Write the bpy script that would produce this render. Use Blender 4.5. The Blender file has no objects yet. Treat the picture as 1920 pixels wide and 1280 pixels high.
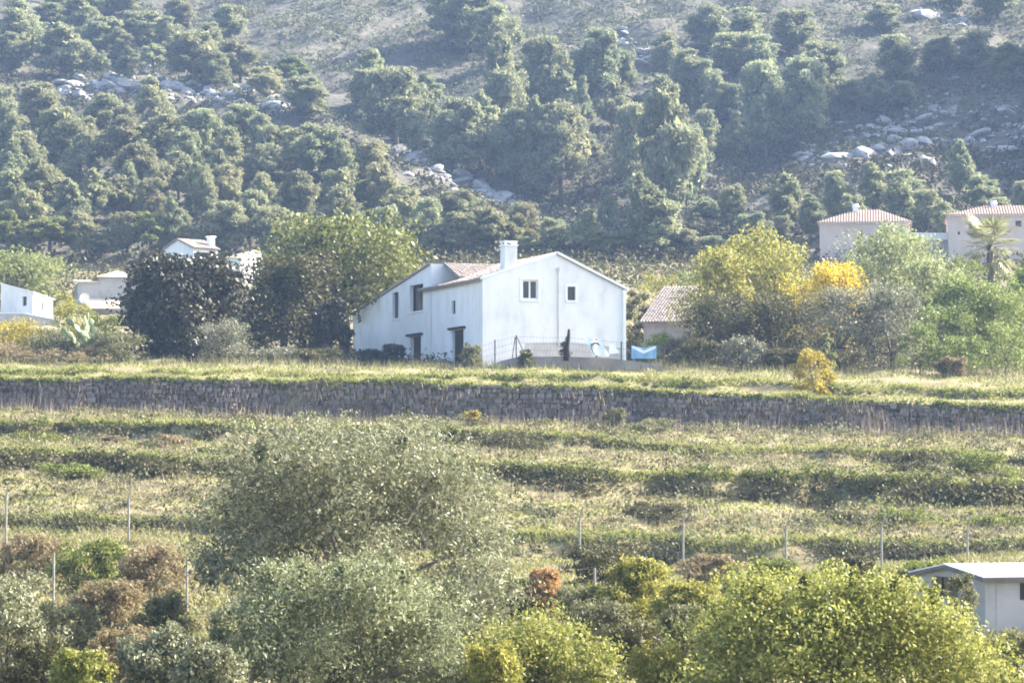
import bpy, bmesh, math, random
import numpy as np
from mathutils import Vector, Matrix

# ---------------------------------------------------------------- camera, sky, sun, exposure
scene = bpy.context.scene
FPX = 5600.0                      # focal length in pixels of a 1920 wide frame
PITCH = math.atan(260.0 / FPX)
CP, SP = math.cos(PITCH), math.sin(PITCH)
cam_data = bpy.data.cameras.new("camera")
cam_data.sensor_width = 36.0
cam_data.lens = 36.0 * FPX / 1920.0
cam_data.clip_start = 1.0
cam_data.clip_end = 5000.0
cam = bpy.data.objects.new("camera", cam_data)
scene.collection.objects.link(cam)
cam.location = (0, 0, 0)
cam.rotation_euler = (math.pi / 2 + PITCH, 0, 0)
scene.camera = cam

SUN_AZ = math.atan2(1.0, 0.39)    # measured from +Y towards +X
SUN_EL = math.radians(35)
sun_vec = Vector((math.sin(SUN_AZ) * math.cos(SUN_EL), math.cos(SUN_AZ) * math.cos(SUN_EL), math.sin(SUN_EL)))
world = bpy.data.worlds.new("World")
scene.world = world
world.use_nodes = True
wn = world.node_tree.nodes
sky = wn.new("ShaderNodeTexSky")
sky.sky_type = 'NISHITA'
sky.sun_disc = False
sky.sun_elevation = SUN_EL
sky.sun_rotation = SUN_AZ
sky.air_density = 1.0
sky.dust_density = 2.8
sky.ozone_density = 0.8
wn["Background"].inputs[1].default_value = 0.125
world.node_tree.links.new(sky.outputs[0], wn["Background"].inputs[0])
sun_data = bpy.data.lights.new("sun", 'SUN')
sun_data.energy = 5.0
sun_data.angle = math.radians(0.53)
sun_data.color = (1.0, 0.925, 0.82)
sun_obj = bpy.data.objects.new("sun", sun_data)
scene.collection.objects.link(sun_obj)
sun_obj.rotation_euler = sun_vec.to_track_quat('Z', 'Y').to_euler()
sun_obj.location = (60, 100, 120)

scene.view_settings.view_transform = 'Standard'
scene.view_settings.look = 'None'
scene.view_settings.gamma = 1.0
scene.view_settings.use_curve_mapping = False
scene.view_settings.exposure = 2.2
scene.render.engine = 'CYCLES'
scene.cycles.max_bounces = 6
scene.cycles.diffuse_bounces = 3
scene.cycles.transmission_bounces = 3
scene.cycles.volume_bounces = 0
scene.cycles.use_denoising = True
scene.cycles.filter_width = 1.8

COL = scene.collection
rng = np.random.default_rng(11)
random.seed(11)

# ---------------------------------------------------------------- photo geometry helpers
def tan_el(py):
    v = (640.0 - np.asarray(py, float)) / FPX
    return (SP + v * CP) / (CP - v * SP)
def zat(py, D): return np.asarray(D) * tan_el(py)
def wx(px, D, z): return (np.asarray(px, float) - 960.0) / FPX * (np.asarray(D) * CP + np.asarray(z) * SP)
def at(px, py, D):
    z = float(zat(py, D)); return Vector((float(wx(px, D, z)), float(D), z))
def ypix(D, z):
    t = np.asarray(z) / np.asarray(D)
    v = (t * CP - SP) / (CP + t * SP)
    return 640.0 - v * FPX
def ppm(D): return FPX / D

_ns = np.random.default_rng(5)
_nd = [(_ns.uniform(-1, 1), _ns.uniform(-1, 1), _ns.uniform(0, 6.28)) for _ in range(14)]
def noise(x, y, s):
    """smooth pseudo noise about -1..1, feature size s metres"""
    x = np.asarray(x, float) / s * 2.4; y = np.asarray(y, float) / s * 2.4
    r = 0
    for i, (a, b, c) in enumerate(_nd):
        n = math.hypot(a, b); k = 0.6 + 0.12 * i
        r = r + np.sin((a * x + b * y) / n * k + c + np.sin((b * x - a * y) / n * k * 0.7 + 2 * c))
    return r / 5.0

# ---------------------------------------------------------------- mesh helpers
def mesh_np(name, V, loops, sizes, smooth=False):
    me = bpy.data.meshes.new(name)
    V = np.asarray(V, np.float32); loops = np.asarray(loops, np.int32); sizes = np.asarray(sizes, np.int32)
    me.vertices.add(len(V)); me.vertices.foreach_set("co", V.ravel())
    me.loops.add(len(loops)); me.loops.foreach_set("vertex_index", loops)
    me.polygons.add(len(sizes))
    st = np.concatenate([[0], np.cumsum(sizes)[:-1]]).astype(np.int32)
    me.polygons.foreach_set("loop_start", st)
    if smooth: me.polygons.foreach_set("use_smooth", np.ones(len(sizes), bool))
    me.update(calc_edges=True)
    return me
def quads_mesh(name, V):
    n = len(V) // 4
    return mesh_np(name, V, np.arange(n * 4), np.full(n, 4))
class MB:
    """collects polygons for one mesh"""
    def __init__(s): s.v = []; s.f = []
    def add(s, vs, fs):
        o = len(s.v); s.v += [tuple(v) for v in vs]; s.f += [tuple(i + o for i in f) for f in fs]; return s
    def box(s, lo, hi):
        x0, y0, z0 = lo; x1, y1, z1 = hi
        return s.add([(x0,y0,z0),(x1,y0,z0),(x1,y1,z0),(x0,y1,z0),(x0,y0,z1),(x1,y0,z1),(x1,y1,z1),(x0,y1,z1)],
                     [(0,3,2,1),(4,5,6,7),(0,1,5,4),(1,2,6,5),(2,3,7,6),(3,0,4,7)])
    def slab(s, pts, d):
        """polygon pts (3d) given thickness along vector d"""
        n = len(pts); d = Vector(d); a = [Vector(p) for p in pts]; b = [p + d for p in a]
        return s.add(a + b, [tuple(range(n))[::-1], tuple(range(n, 2 * n))] + [(i, (i + 1) % n, n + (i + 1) % n, n + i) for i in range(n)])
    def tube(s, pts, rad, sides=6):
        pts = [Vector(p) for p in pts]; rings = []
        for i, p in enumerate(pts):
            t = (pts[min(i + 1, len(pts) - 1)] - pts[max(i - 1, 0)])
            t = t.normalized() if t.length > 1e-9 else Vector((0, 0, 1))
            a = t.orthogonal().normalized(); b = t.cross(a)
            r = rad[i] if hasattr(rad, '__len__') else rad
            rings.append([p + (a * math.cos(k * 2 * math.pi / sides) + b * math.sin(k * 2 * math.pi / sides)) * r for k in range(sides)])
        vs = [v for r in rings for v in r]; fs = []
        for i in range(len(rings) - 1):
            for k in range(sides):
                k2 = (k + 1) % sides
                fs.append((i * sides + k, i * sides + k2, (i + 1) * sides + k2, (i + 1) * sides + k))
        fs.append(tuple(range(sides))[::-1]); fs.append(tuple(range((len(rings) - 1) * sides, len(rings) * sides)))
        return s.add(vs, fs)
    def mesh(s, name, smooth=False):
        me = bpy.data.meshes.new(name); me.from_pydata(s.v, [], s.f)
        if smooth:
            for p in me.polygons: p.use_smooth = True
        me.update(); return me
    def build(s, name, mat, parent=None, smooth=False): return link(name, s.mesh(name, smooth), mat, parent)
def link(name, me, mat, parent=None):
    if mat is not None and not me.materials: me.materials.append(mat)
    o = bpy.data.objects.new(name, me); COL.objects.link(o)
    if parent is not None: o.parent = parent
    return o
def tag(o, label, cat, group=None, kind=None):
    if label: o["label"] = label
    if cat: o["category"] = cat
    if group: o["group"] = group
    if kind: o["kind"] = kind
    return o
def empty(name, loc, label, cat, group=None, rz=0.0):
    o = bpy.data.objects.new(name, None); COL.objects.link(o)
    o.location = loc; o.rotation_euler = (0, 0, rz); o.empty_display_size = 0.3
    return tag(o, label, cat, group)

# ---------------------------------------------------------------- materials
def nodemat(name):
    m = bpy.data.materials.new(name); m.use_nodes = True
    nt = m.node_tree; nt.nodes.clear()
    out = nt.nodes.new("ShaderNodeOutputMaterial")
    return m, nt, out
def ramp(nt, cols, fac):
    r = nt.nodes.new("ShaderNodeValToRGB"); e = r.color_ramp.elements
    n = len(cols)
    for i in range(1, n - 1): e.new(i / (n - 1))
    for i, c in enumerate(cols): e[i].color = (*c, 1)
    nt.links.new(fac, r.inputs[0]); return r.outputs[0]
def leaf_mat(name, cols, trans=0.35, rough=0.55, objvar=0.0, spec=0.25):
    """each leaf picks its own colour from the list"""
    m, nt, out = nodemat(name); N = nt.nodes; L = nt.links
    g = N.new("ShaderNodeNewGeometry")
    c = ramp(nt, cols, g.outputs["Random Per Island"])
    if objvar:
        oi = N.new("ShaderNodeObjectInfo"); hs = N.new("ShaderNodeHueSaturation")
        mr = N.new("ShaderNodeMapRange"); mr.inputs[3].default_value = 1 - objvar; mr.inputs[4].default_value = 1 + objvar
        L.new(oi.outputs["Random"], mr.inputs[0]); L.new(mr.outputs[0], hs.inputs["Value"])
        mr2 = N.new("ShaderNodeMapRange"); mr2.inputs[3].default_value = 0.485; mr2.inputs[4].default_value = 0.515
        ml = N.new("ShaderNodeMath"); ml.operation = 'MULTIPLY'; ml.inputs[1].default_value = 7.31
        fr = N.new("ShaderNodeMath"); fr.operation = 'FRACT'
        L.new(oi.outputs["Random"], ml.inputs[0]); L.new(ml.outputs[0], fr.inputs[0]); L.new(fr.outputs[0], mr2.inputs[0]); L.new(mr2.outputs[0], hs.inputs["Hue"])
        L.new(c, hs.inputs["Color"]); c = hs.outputs[0]
    b = N.new("ShaderNodeBsdfPrincipled"); b.inputs["Roughness"].default_value = rough
    b.inputs["Specular IOR Level"].default_value = spec
    t = N.new("ShaderNodeBsdfTranslucent"); mx = N.new("ShaderNodeMixShader"); mx.inputs[0].default_value = trans
    L.new(c, b.inputs["Base Color"]); L.new(c, t.inputs[0])
    L.new(b.outputs[0], mx.inputs[1]); L.new(t.outputs[0], mx.inputs[2]); L.new(mx.outputs[0], out.inputs[0])
    return m
def surf_mat(name, cols, scale=3.0, detail=6.0, rough=0.85, bump=0.15, stretch=(1, 1, 1), spec=0.2, island=0.0, bscale=None, bdist=0.05):
    """noise mottled surface in the listed colours"""
    m, nt, out = nodemat(name); N = nt.nodes; L = nt.links
    tc = N.new("ShaderNodeTexCoord"); mp = N.new("ShaderNodeMapping"); mp.inputs[3].default_value = stretch
    L.new(tc.outputs["Object"], mp.inputs[0])
    n = N.new("ShaderNodeTexNoise"); n.inputs["Scale"].default_value = scale; n.inputs["Detail"].default_value = detail
    n.inputs["Roughness"].default_value = 0.62
    L.new(mp.outputs[0], n.inputs[0])
    mr = N.new("ShaderNodeMapRange"); mr.inputs[1].default_value = 0.3; mr.inputs[2].default_value = 0.7
    L.new(n.outputs[0], mr.inputs[0]); f = mr.outputs[0]
    if island:
        g = N.new("ShaderNodeNewGeometry"); mi = N.new("ShaderNodeMix"); mi.inputs[0].default_value = island
        L.new(f, mi.inputs[2]); L.new(g.outputs["Random Per Island"], mi.inputs[3]); f = mi.outputs[0]
    c = ramp(nt, cols, f)
    b = N.new("ShaderNodeBsdfPrincipled"); b.inputs["Roughness"].default_value = rough; b.inputs["Specular IOR Level"].default_value = spec
    L.new(c, b.inputs["Base Color"])
    if bump:
        n2 = N.new("ShaderNodeTexNoise"); n2.inputs["Scale"].default_value = bscale or scale * 4; n2.inputs["Detail"].default_value = 5
        L.new(mp.outputs[0], n2.inputs[0])
        bp = N.new("ShaderNodeBump"); bp.inputs["Strength"].default_value = bump; bp.inputs["Distance"].default_value = bdist
        L.new(n2.outputs[0], bp.inputs["Height"]); L.new(bp.outputs[0], b.inputs["Normal"])
    L.new(b.outputs[0], out.inputs[0])
    return m
def glass_mat(name, col):
    m, nt, out = nodemat(name); b = nt.nodes.new("ShaderNodeBsdfPrincipled")
    b.inputs["Base Color"].default_value = (*col, 1); b.inputs["Roughness"].default_value = 0.12
    nt.links.new(b.outputs[0], out.inputs[0]); return m

M = {}
M['pine'] = leaf_mat("pine_needles", [(.145,.168,.085),(.215,.238,.125),(.28,.295,.16),(.35,.355,.2)], .5, .6, .18)
M['pine_warm'] = leaf_mat("pine_needles_warm", [(.145,.16,.08),(.215,.225,.115),(.275,.275,.145),(.335,.325,.18)], .5, .6, .18)
M['pine_green'] = leaf_mat("pine_needles_green", [(.12,.145,.045),(.18,.21,.065),(.25,.27,.09)], .45, .6, .12)
M['olive'] = leaf_mat("olive_leaves", [(.09,.097,.045),(.14,.148,.07),(.195,.2,.105),(.26,.262,.155),(.32,.318,.215)], .26, .55)
M['olive_grey'] = leaf_mat("grey_olive_leaves", [(.08,.085,.05),(.13,.135,.08),(.2,.2,.13),(.28,.275,.19)], .3, .5)
M['lime'] = leaf_mat("lime_leaves", [(.1,.12,.025),(.185,.205,.045),(.28,.285,.07),(.38,.365,.11)], .45, .45)
M['yellowgreen'] = leaf_mat("yellow_green_leaves", [(.13,.145,.03),(.22,.225,.045),(.32,.3,.065),(.38,.34,.1)], .45, .55)
M['yellow'] = leaf_mat("yellow_autumn_leaves", [(.3,.24,.03),(.5,.39,.03),(.62,.48,.05),(.55,.4,.06)], .4, .55)
M['mustard'] = leaf_mat("mustard_leaves", [(.2,.175,.035),(.34,.275,.045),(.46,.36,.06)], .4, .55)
M['pale'] = leaf_mat("pale_green_leaves", [(.13,.16,.06),(.2,.235,.09),(.28,.3,.13),(.38,.385,.2)], .42, .5)
M['green'] = leaf_mat("mid_green_leaves", [(.08,.115,.025),(.14,.185,.042),(.21,.255,.065),(.28,.31,.1)], .42, .5)
M['dark'] = leaf_mat("dark_evergreen_leaves", [(.022,.021,.01),(.036,.035,.015),(.056,.055,.024),(.09,.09,.042)], .12, .45, spec=.35)
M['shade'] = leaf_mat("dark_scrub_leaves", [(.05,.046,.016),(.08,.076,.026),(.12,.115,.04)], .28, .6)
M['walnut'] = leaf_mat("walnut_leaves", [(.06,.072,.018),(.105,.12,.028),(.165,.18,.045),(.23,.24,.075)], .38, .45)
M['brown'] = leaf_mat("dry_brown_leaves", [(.12,.095,.055),(.21,.16,.095),(.3,.235,.15),(.15,.16,.06),(.31,.21,.11),(.2,.19,.09)], .35, .7)
M['orange'] = leaf_mat("orange_dry_leaves", [(.26,.14,.055),(.38,.21,.085),(.46,.29,.14),(.3,.24,.1)], .35, .6)
M['weed'] = leaf_mat("pale_weed_leaves", [(.085,.09,.042),(.145,.145,.066),(.21,.2,.105),(.17,.18,.078)], .35, .7)
M['bluebush'] = leaf_mat("blue_green_leaves", [(.02,.035,.035),(.035,.055,.055),(.06,.085,.08)], .2, .5)
M['grass'] = leaf_mat("grass_blades", [(.11,.135,.03),(.19,.21,.05),(.28,.28,.085),(.36,.34,.15)], .42, .7)
M['dry'] = leaf_mat("dry_grass_blades", [(.15,.13,.065),(.23,.2,.105),(.3,.265,.155),(.19,.19,.08)], .35, .8)
M['stalk'] = leaf_mat("dead_stalks", [(.1,.075,.058),(.17,.13,.1),(.26,.21,.165),(.38,.32,.26)], .15, .8)
M['bank'] = leaf_mat("bank_creeper", [(.065,.085,.02),(.115,.14,.03),(.18,.205,.045),(.26,.275,.075)], .4, .55)
M['scrub'] = leaf_mat("hill_scrub", [(.065,.075,.04),(.105,.113,.064),(.155,.158,.095),(.115,.13,.066)], .3, .8)
M['shade_scrub'] = leaf_mat("shade_dark_scrub", [(.034,.033,.016),(.056,.053,.024),(.09,.084,.04)], .2, .8)  # scrub whose colour is darkened to stand for shade under the pines
M['olive_green'] = leaf_mat("greener_olive_leaves", [(.085,.1,.042),(.14,.16,.068),(.2,.22,.102),(.27,.285,.155),(.34,.345,.22)], .3, .55)
M['bark'] = surf_mat("bark", [(.06,.05,.04),(.12,.1,.08),(.2,.17,.14)], 6, stretch=(1,1,.25), bump=.5)
M['bark_pale'] = surf_mat("pale_bark", [(.14,.12,.1),(.24,.21,.18),(.34,.3,.26)], 6, stretch=(1,1,.25), bump=.5)
M['soil'] = surf_mat("terrace_soil", [(.1,.078,.05),(.16,.13,.075),(.2,.18,.085),(.26,.21,.13)], .6, 8, .95, .4)
M['hill'] = surf_mat("hill_soil", [(.042,.042,.03),(.068,.066,.047),(.095,.089,.066),(.13,.119,.092)], .16, 10, .95, .6, bscale=.7, bdist=.8)
M['wallstone'] = surf_mat("terrace_stone", [(.07,.058,.05),(.14,.118,.104),(.25,.218,.198),(.1,.08,.068)], 2.6, 7, .95, .5, island=.6)
M['rock'] = surf_mat("limestone", [(.16,.152,.146),(.28,.268,.258),(.44,.425,.41)], 1.4, 9, .9, .6)
M['white'] = surf_mat("whitewash", [(.6,.6,.595),(.71,.71,.705),(.77,.77,.765),(.79,.79,.785)], .9, 9, .9, .15, stretch=(1,1,.45), bscale=6)
M['plinth'] = surf_mat("weathered_render", [(.42,.4,.39),(.5,.48,.46),(.58,.56,.54)], 1.4, 8, .95, .2)
M['clean'] = surf_mat("white_paint", [(.78,.78,.77),(.84,.84,.83)], 2, 4, .7, .05)
M['greywall'] = surf_mat("grey_render", [(.28,.275,.27),(.35,.345,.34),(.4,.39,.385)], .8, 7, .9, .12)
M['pink'] = surf_mat("pink_render", [(.48,.385,.33),(.55,.45,.39),(.6,.5,.44)], .6, 7, .9, .1)
M['pinkroof'] = surf_mat("old_pink_tiles", [(.18,.15,.135),(.24,.205,.185),(.29,.255,.235)], 1.5, 7, .9, .3)
M['tile'] = surf_mat("roof_tiles", [(.25,.2,.165),(.34,.28,.235),(.42,.355,.305),(.3,.27,.24)], 2.5, 7, .85, .2, island=.5)
M['terracotta'] = surf_mat("terracotta_tiles", [(.23,.155,.12),(.29,.205,.165),(.34,.26,.215)], 1.5, 6, .85, .2, island=.4)
M['beige'] = surf_mat("beige_tiles", [(.5,.41,.3),(.6,.5,.38)], 1.5, 5, .85, .2)
M['wood'] = surf_mat("dark_wood", [(.014,.011,.009),(.03,.024,.019)], 4, 5, .75, .2, stretch=(1,1,.2))
M['frame'] = surf_mat("window_frame", [(.05,.045,.04),(.08,.07,.06)], 5, 3, .6, .05)
M['glass'] = glass_mat("window_glass", (.02,.022,.026))
M['concrete'] = surf_mat("fence_post_paint", [(.22,.215,.19),(.32,.31,.28)], 3, 5, .8, .1)
M['wire'] = surf_mat("fence_wire", [(.16,.15,.14),(.24,.23,.22)], 8, 2, .6, 0)
M['metalroof'] = surf_mat("white_metal_roof", [(.78,.78,.78),(.84,.84,.84)], 1, 4, .45, .05)
M['trim'] = surf_mat("dark_roof_trim", [(.1,.09,.085),(.15,.14,.13)], 3, 4, .7, .05)
M['tarp'] = surf_mat("blue_tarp", [(.16,.34,.55),(.25,.45,.66)], 2, 4, .5, .3, bscale=4)
M['tarp_white'] = surf_mat("white_tarp", [(.72,.74,.76),(.82,.83,.84)], 2, 4, .55, .3, bscale=4)
M['ink'] = surf_mat("dark_print", [(.1,.1,.1),(.16,.16,.16)], 3, 3, .7, 0)
M['yard'] = surf_mat("yard_wall_render", [(.2,.175,.16),(.28,.25,.23),(.34,.31,.29)], .9, 7, .95, .3)
M['palm'] = leaf_mat("palm_fronds", [(.1,.12,.03),(.17,.18,.05),(.28,.28,.13),(.42,.41,.28)], .3, .5)
M['cactus'] = leaf_mat("cactus_pads", [(.11,.15,.07),(.17,.21,.1),(.24,.28,.15)], .1, .45)

# ---------------------------------------------------------------- the terraced ground
KX = [-1500, -400, 0, 300, 600, 900, 1200, 1500, 1920, 2300, 3400]
def line(D, w, ks): return (D, w, sorted(ks.items()))
LINES = [   # depth, sway of the edge in metres, {pixel column: pixel row}
    line(28, 0, {0: 2100}),
    line(58, 0, {0: 1400, 1920: 1440}),
    line(80, 0, {0: 1240, 900: 1235, 1500: 1225, 1920: 1230}),
    line(95, .3, {0: 1158, 600: 1160, 1200: 1150, 1920: 1170}),
    line(112, .3, {0: 1070, 300: 1075, 900: 1095, 1200: 1108, 1920: 1095}),
    line(120, .2, {0: 1014, 300: 1018, 600: 1040, 900: 1055, 1200: 1080, 1500: 1082, 1652: 1068, 1815: 1052, 2300: 1045}),
    line(126, .8, {0: 1003, 300: 1005, 600: 1030, 900: 1042, 1200: 1062, 1500: 1064, 1920: 1046}),
    line(127.2, .8, {0: 975, 300: 980, 600: 1000, 900: 1004, 1200: 1012, 1500: 1020, 1920: 1024}),
    line(146, 1.0, {0: 882, 200: 884, 400: 892, 600: 900, 930: 908, 1100: 936, 1500: 950, 1700: 946, 1920: 958}),
    line(147.3, 1.0, {0: 852, 200: 853, 400: 868, 600: 874, 930: 881, 1200: 889, 1500: 893, 1720: 900, 1920: 912}),
    line(163, 1.0, {0: 826, 300: 830, 600: 836, 900: 836, 1000: 840, 1200: 851, 1500: 863, 1920: 884}),
    line(164, 1.0, {0: 793, 200: 796, 430: 802, 860: 806, 1000: 814, 1200: 838, 1480: 846, 1700: 851, 1920: 862}),
    line(178, .5, {0: 773, 300: 780, 600: 788, 900: 795, 1100: 800, 1300: 802, 1500: 806, 1920: 822}),
    line(178.7, .5, {0: 715, 480: 714, 860: 724, 1080: 730, 1300: 740, 1500: 750, 1700: 760, 1920: 770}),
    line(186, .8, {0: 704, 480: 705, 860: 713, 1080: 722, 1300: 729, 1500: 737, 1920: 753}),
    line(186.8, .8, {0: 699, 480: 700, 860: 706, 1080: 709, 1300: 714, 1500: 722, 1920: 738}),
    line(196, 0, {0: 681, 480: 684, 860: 691, 1080: 694, 1300: 694, 1500: 700, 1920: 708}),
    line(222, 0, {0: 668, 480: 672, 860: 676, 1300: 676, 1920: 680}),
    line(242, 0, {0: 616, 480: 628, 900: 650, 1300: 640, 1920: 625}),
    line(300, 0, {0: 580, 280: 578, 480: 545, 900: 540, 1300: 540, 1920: 528}),
    line(350, 0, {0: 480, 1920: 480}),
]
def line_at(k, px):
    D0, w, ks = LINES[k]
    px = np.asarray(px, float)
    y = np.interp(px, [a for a, _ in ks], [b for _, b in ks])
    y = y + (3.2 * noise(px / 40.0, np.full_like(px, (k // 2) * 23.0), 6.0) if 5 < k < 16 else 0)
    D = D0 + 1.6 * w * noise(px / 22.0, np.full_like(px, (k // 2) * 37.0), 6.0) * .6
    return D, D * tan_el(y)
def gz(px, D):
    px = np.atleast_1d(np.asarray(px, float)); D = np.atleast_1d(np.asarray(D, float)) + px * 0
    L = [line_at(k, px) for k in range(len(LINES))]
    z = np.where(D < L[0][0], L[0][1], L[-1][1])
    for (d0, z0), (d1, z1) in zip(L[:-1], L[1:]):
        s = np.clip((D - d0) / (d1 - d0), 0, 1)
        z = np.where((D >= d0) & (D < d1), z0 + (z1 - z0) * s, z)
    x = (px - 960) / FPX * D
    z = z + .17 * noise(x, D, 3.6) + .1 * noise(x, D, 1.2)
    return z
def gpt(px, D, dz=0.0):
    z = float(gz(px, D)[0]) + dz
    return Vector((float(wx(px, D, z)), float(D), z))

pxs = np.concatenate([np.linspace(-1500, -160, 60), np.arange(-150, 2071, 10.0), np.linspace(2080, 3400, 60)])
rows = []
for k in range(len(LINES) - 1):
    d0, d1 = LINES[k][0], LINES[k + 1][0]
    n = 6 if d1 - d0 < 2 else max(3, int((d1 - d0) / 1.6))
    if d1 > 200: n = max(3, int((d1 - d0) / 5))
    Da, _ = line_at(k, pxs); Db, _ = line_at(k + 1, pxs)
    for i in range(n): rows.append(Da + (Db - Da) * (i / n))
rows.append(line_at(len(LINES) - 1, pxs)[0])
G = []
for Dr in rows:
    z = gz(pxs, Dr); G.append(np.stack([wx(pxs, Dr, z), Dr, z], 1))
G = np.array(G); nr, nc = G.shape[:2]
i = np.arange(nr - 1)[:, None] * nc + np.arange(nc - 1)[None, :]
lo = np.stack([i, i + 1, i + nc + 1, i + nc], -1).reshape(-1)
ground = link("ground", mesh_np("ground", G.reshape(-1, 3), lo, np.full((nr - 1) * (nc - 1), 4), True), M['soil'])
ground["kind"] = "structure"

# ---------------------------------------------------------------- the hillside
CRX = [-1500, -200, 100, 430, 550, 690, 830, 1000, 1150]
CRD = [560, 520, 500, 480, 460, 430, 400, 372, 352]
CRY = [60, 130, 152, 160, 208, 268, 342, 405, 465]
RSX = [1180, 1300, 1420, 1500, 1600, 1700, 1800, 1920, 2100, 2400, 3400]
RSD = [352, 385, 405, 420, 440, 455, 465, 475, 480, 480, 480]
RSY = [470, 405, 352, 315, 255, 205, 180, 150, -220, -520, -600]  # steep unseen rise past the right border, added to cast shade on the gully
def hz(px, D):
    px = np.asarray(px, float); D = np.asarray(D, float)
    x = (px - 960) / FPX * D
    zm = 25.0 + .12 * (D - 340)
    zm = np.where(D > 400, 32.2 + .40 * (D - 400), zm) + 2.2 * noise(x, D * .6, 60) * np.clip((D - 400) / 40, 0, 1)
    zm = np.where(D > 620, 120.2 + .22 * (D - 620), zm)
    def spur(X, DD, Y, back):
        cd = np.interp(px, X, DD); cz = cd * tan_el(np.interp(px, X, Y))
        s = np.clip((D - 338) / np.maximum(cd - 338, 1), 0, 1)
        return np.where(D < cd, 24.5 + (cz - 24.5) * s ** .95, cz - back * (D - cd))
    a = spur(CRX, CRD, CRY, .22); b = spur(RSX, RSD, RSY, .35)
    a = np.where(px > 1150, -50, a); b = np.where(px < 1180, -50, b)
    h = np.maximum(zm, np.maximum(a, b))
    fade = np.clip((D - 345) / 30, 0, 1)
    h = h + fade * (1.8 * noise(x, D, 26) + .9 * noise(x, D, 9) + .22 * noise(x, D, 3))
    return h
hp = np.concatenate([np.linspace(-1500, -120, 70), np.arange(-110, 2031, 9.0), np.linspace(2040, 3400, 80)])
hd = np.concatenate([np.arange(340, 580, 2.1), np.arange(580, 705, 5)])
HP, HD = np.meshgrid(hp, hd)
HZ = hz(HP, HD); HZ[0] -= 1.5
V = np.stack([wx(HP, HD, HZ), HD, HZ], -1)
nr, nc = HP.shape
i = np.arange(nr - 1)[:, None] * nc + np.arange(nc - 1)[None, :]
lo = np.stack([i, i + 1, i + nc + 1, i + nc], -1).reshape(-1)
hill = link("hillside", mesh_np("hillside", V.reshape(-1, 3), lo, np.full((nr - 1) * (nc - 1), 4), True), M['hill'])
hill["kind"] = "structure"
_hd = np.arange(341, 700, .5)
def hill_hit(px, py, dmin=341.0):
    """first point of the hillside seen at that pixel, as depth"""
    y = ypix(_hd, hz(np.full_like(_hd, px), _hd))
    ok = np.nonzero((y <= py) & (_hd >= dmin))[0]
    return float(_hd[ok[0]]) if len(ok) else 560.0

# ---------------------------------------------------------------- foliage builders
def unit(r, n):
    v = r.normal(size=(n, 3)); return v / np.linalg.norm(v, axis=1, keepdims=True)
def leaf_quads(r, P, size, aspect=.45, up=0.0, nrm=None, droop=0.0, vary=.45):
    """a rhombic leaf at every point of P"""
    n = len(P)
    if nrm is None: nv = unit(r, n)
    else:
        nv = nrm + unit(r, n) * .75; nv /= np.linalg.norm(nv, axis=1, keepdims=True)
    a = unit(r, n); a[:, 2] += up - droop
    a -= nv * np.sum(a * nv, 1, keepdims=True); a /= np.linalg.norm(a, axis=1, keepdims=True) + 1e-9
    b = np.cross(nv, a)
    l = (size * (1 + vary * (r.random(n) * 2 - 1)))[:, None]
    V = np.empty((n, 4, 3)); V[:, 0] = P - a * l * .5; V[:, 1] = P + b * l * aspect * .5; V[:, 2] = P + a * l * .5; V[:, 3] = P - b * l * aspect * .5
    return V.reshape(-1, 3)
def crown_points(r, blobs, n, sub=9, subr=.42, depth=.55, under=.45):
    """points on lumpy shells: blobs -> smaller lumps -> leaves; fewer on the undersides"""
    B = np.asarray(blobs, float)
    c = []; rr = []
    for b in B:
        u = unit(r, sub); u[:, 2] = np.where(u[:, 2] < -.35, -u[:, 2], u[:, 2])
        k = (.55 + .5 * r.random(sub))[:, None]
        c.append(b[:3] + u * b[3:6] * k); rr.append(np.repeat(b[3:6][None] * subr, sub, 0) * (.6 + .8 * r.random((sub, 1))))
        c.append(b[None, :3]); rr.append(b[None, 3:6] * .72)
    c = np.concatenate(c); rr = np.concatenate(rr)
    w = rr.max(1) ** 2; w /= w.sum()
    idx = r.choice(len(c), int(n * 1.5), p=w)
    u = unit(r, len(idx))
    keep = (u[:, 2] > -.25) | (r.random(len(idx)) < under)
    u = u[keep][:n]; idx = idx[keep][:n]
    rad = 1 - depth * r.random(len(u)) ** 2.2
    P = c[idx] + u * rr[idx] * rad[:, None]
    return P, u
def dome_blobs(r, W, H, n, low=.25, depthw=None, tall=False, base=0.0):
    """lumps filling a rounded crown W wide and H high whose foot is at low*H"""
    out = []; dW = depthw or W
    for k in range(n):
        t = (k + .5) / n; hz_ = low + (1 - low) * (t ** .85)
        prof = math.sin(math.pi * min(1, .22 + .78 * t) ) ** .6 if tall else math.sqrt(max(0.03, 1 - ((t - .32) / .72) ** 2))
        a = k * 2.39996 + r.uniform(-.5, .5); rad = (.18 + .34 * r.random()) * prof
        br = (.2 + .12 * r.random()) * (.6 + .5 * prof)
        bz = base + H * hz_
        bz = min(bz, base + H - br * W * .62)
        out.append((math.cos(a) * rad * W, math.sin(a) * rad * dW, bz, br * W, br * dW, br * min(W, H) * .82))
    return out
def limbs(mb, r, blobs, H, tr, fork=.35, lean=(0, 0), n=9, base=0.0):
    top = Vector((lean[0] * .6, lean[1] * .6, base + H * fork))
    mb.tube([(0, 0, base - .25), (lean[0] * .2 + tr * .3, lean[1] * .2, base + H * fork * .5), top], [tr * 1.35, tr, tr * .8], 7)
    idx = r.permutation(len(blobs))[:n]
    for i in idx:
        b = Vector(blobs[i][:3]); m = top.lerp(b, .5) + Vector((r.uniform(-.1, .1), r.uniform(-.1, .1), r.uniform(.02, .12))) * H * .3
        mb.tube([top - Vector((0, 0, .1)), m, b], [tr * .55, tr * .33, tr * .1], 5)
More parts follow.
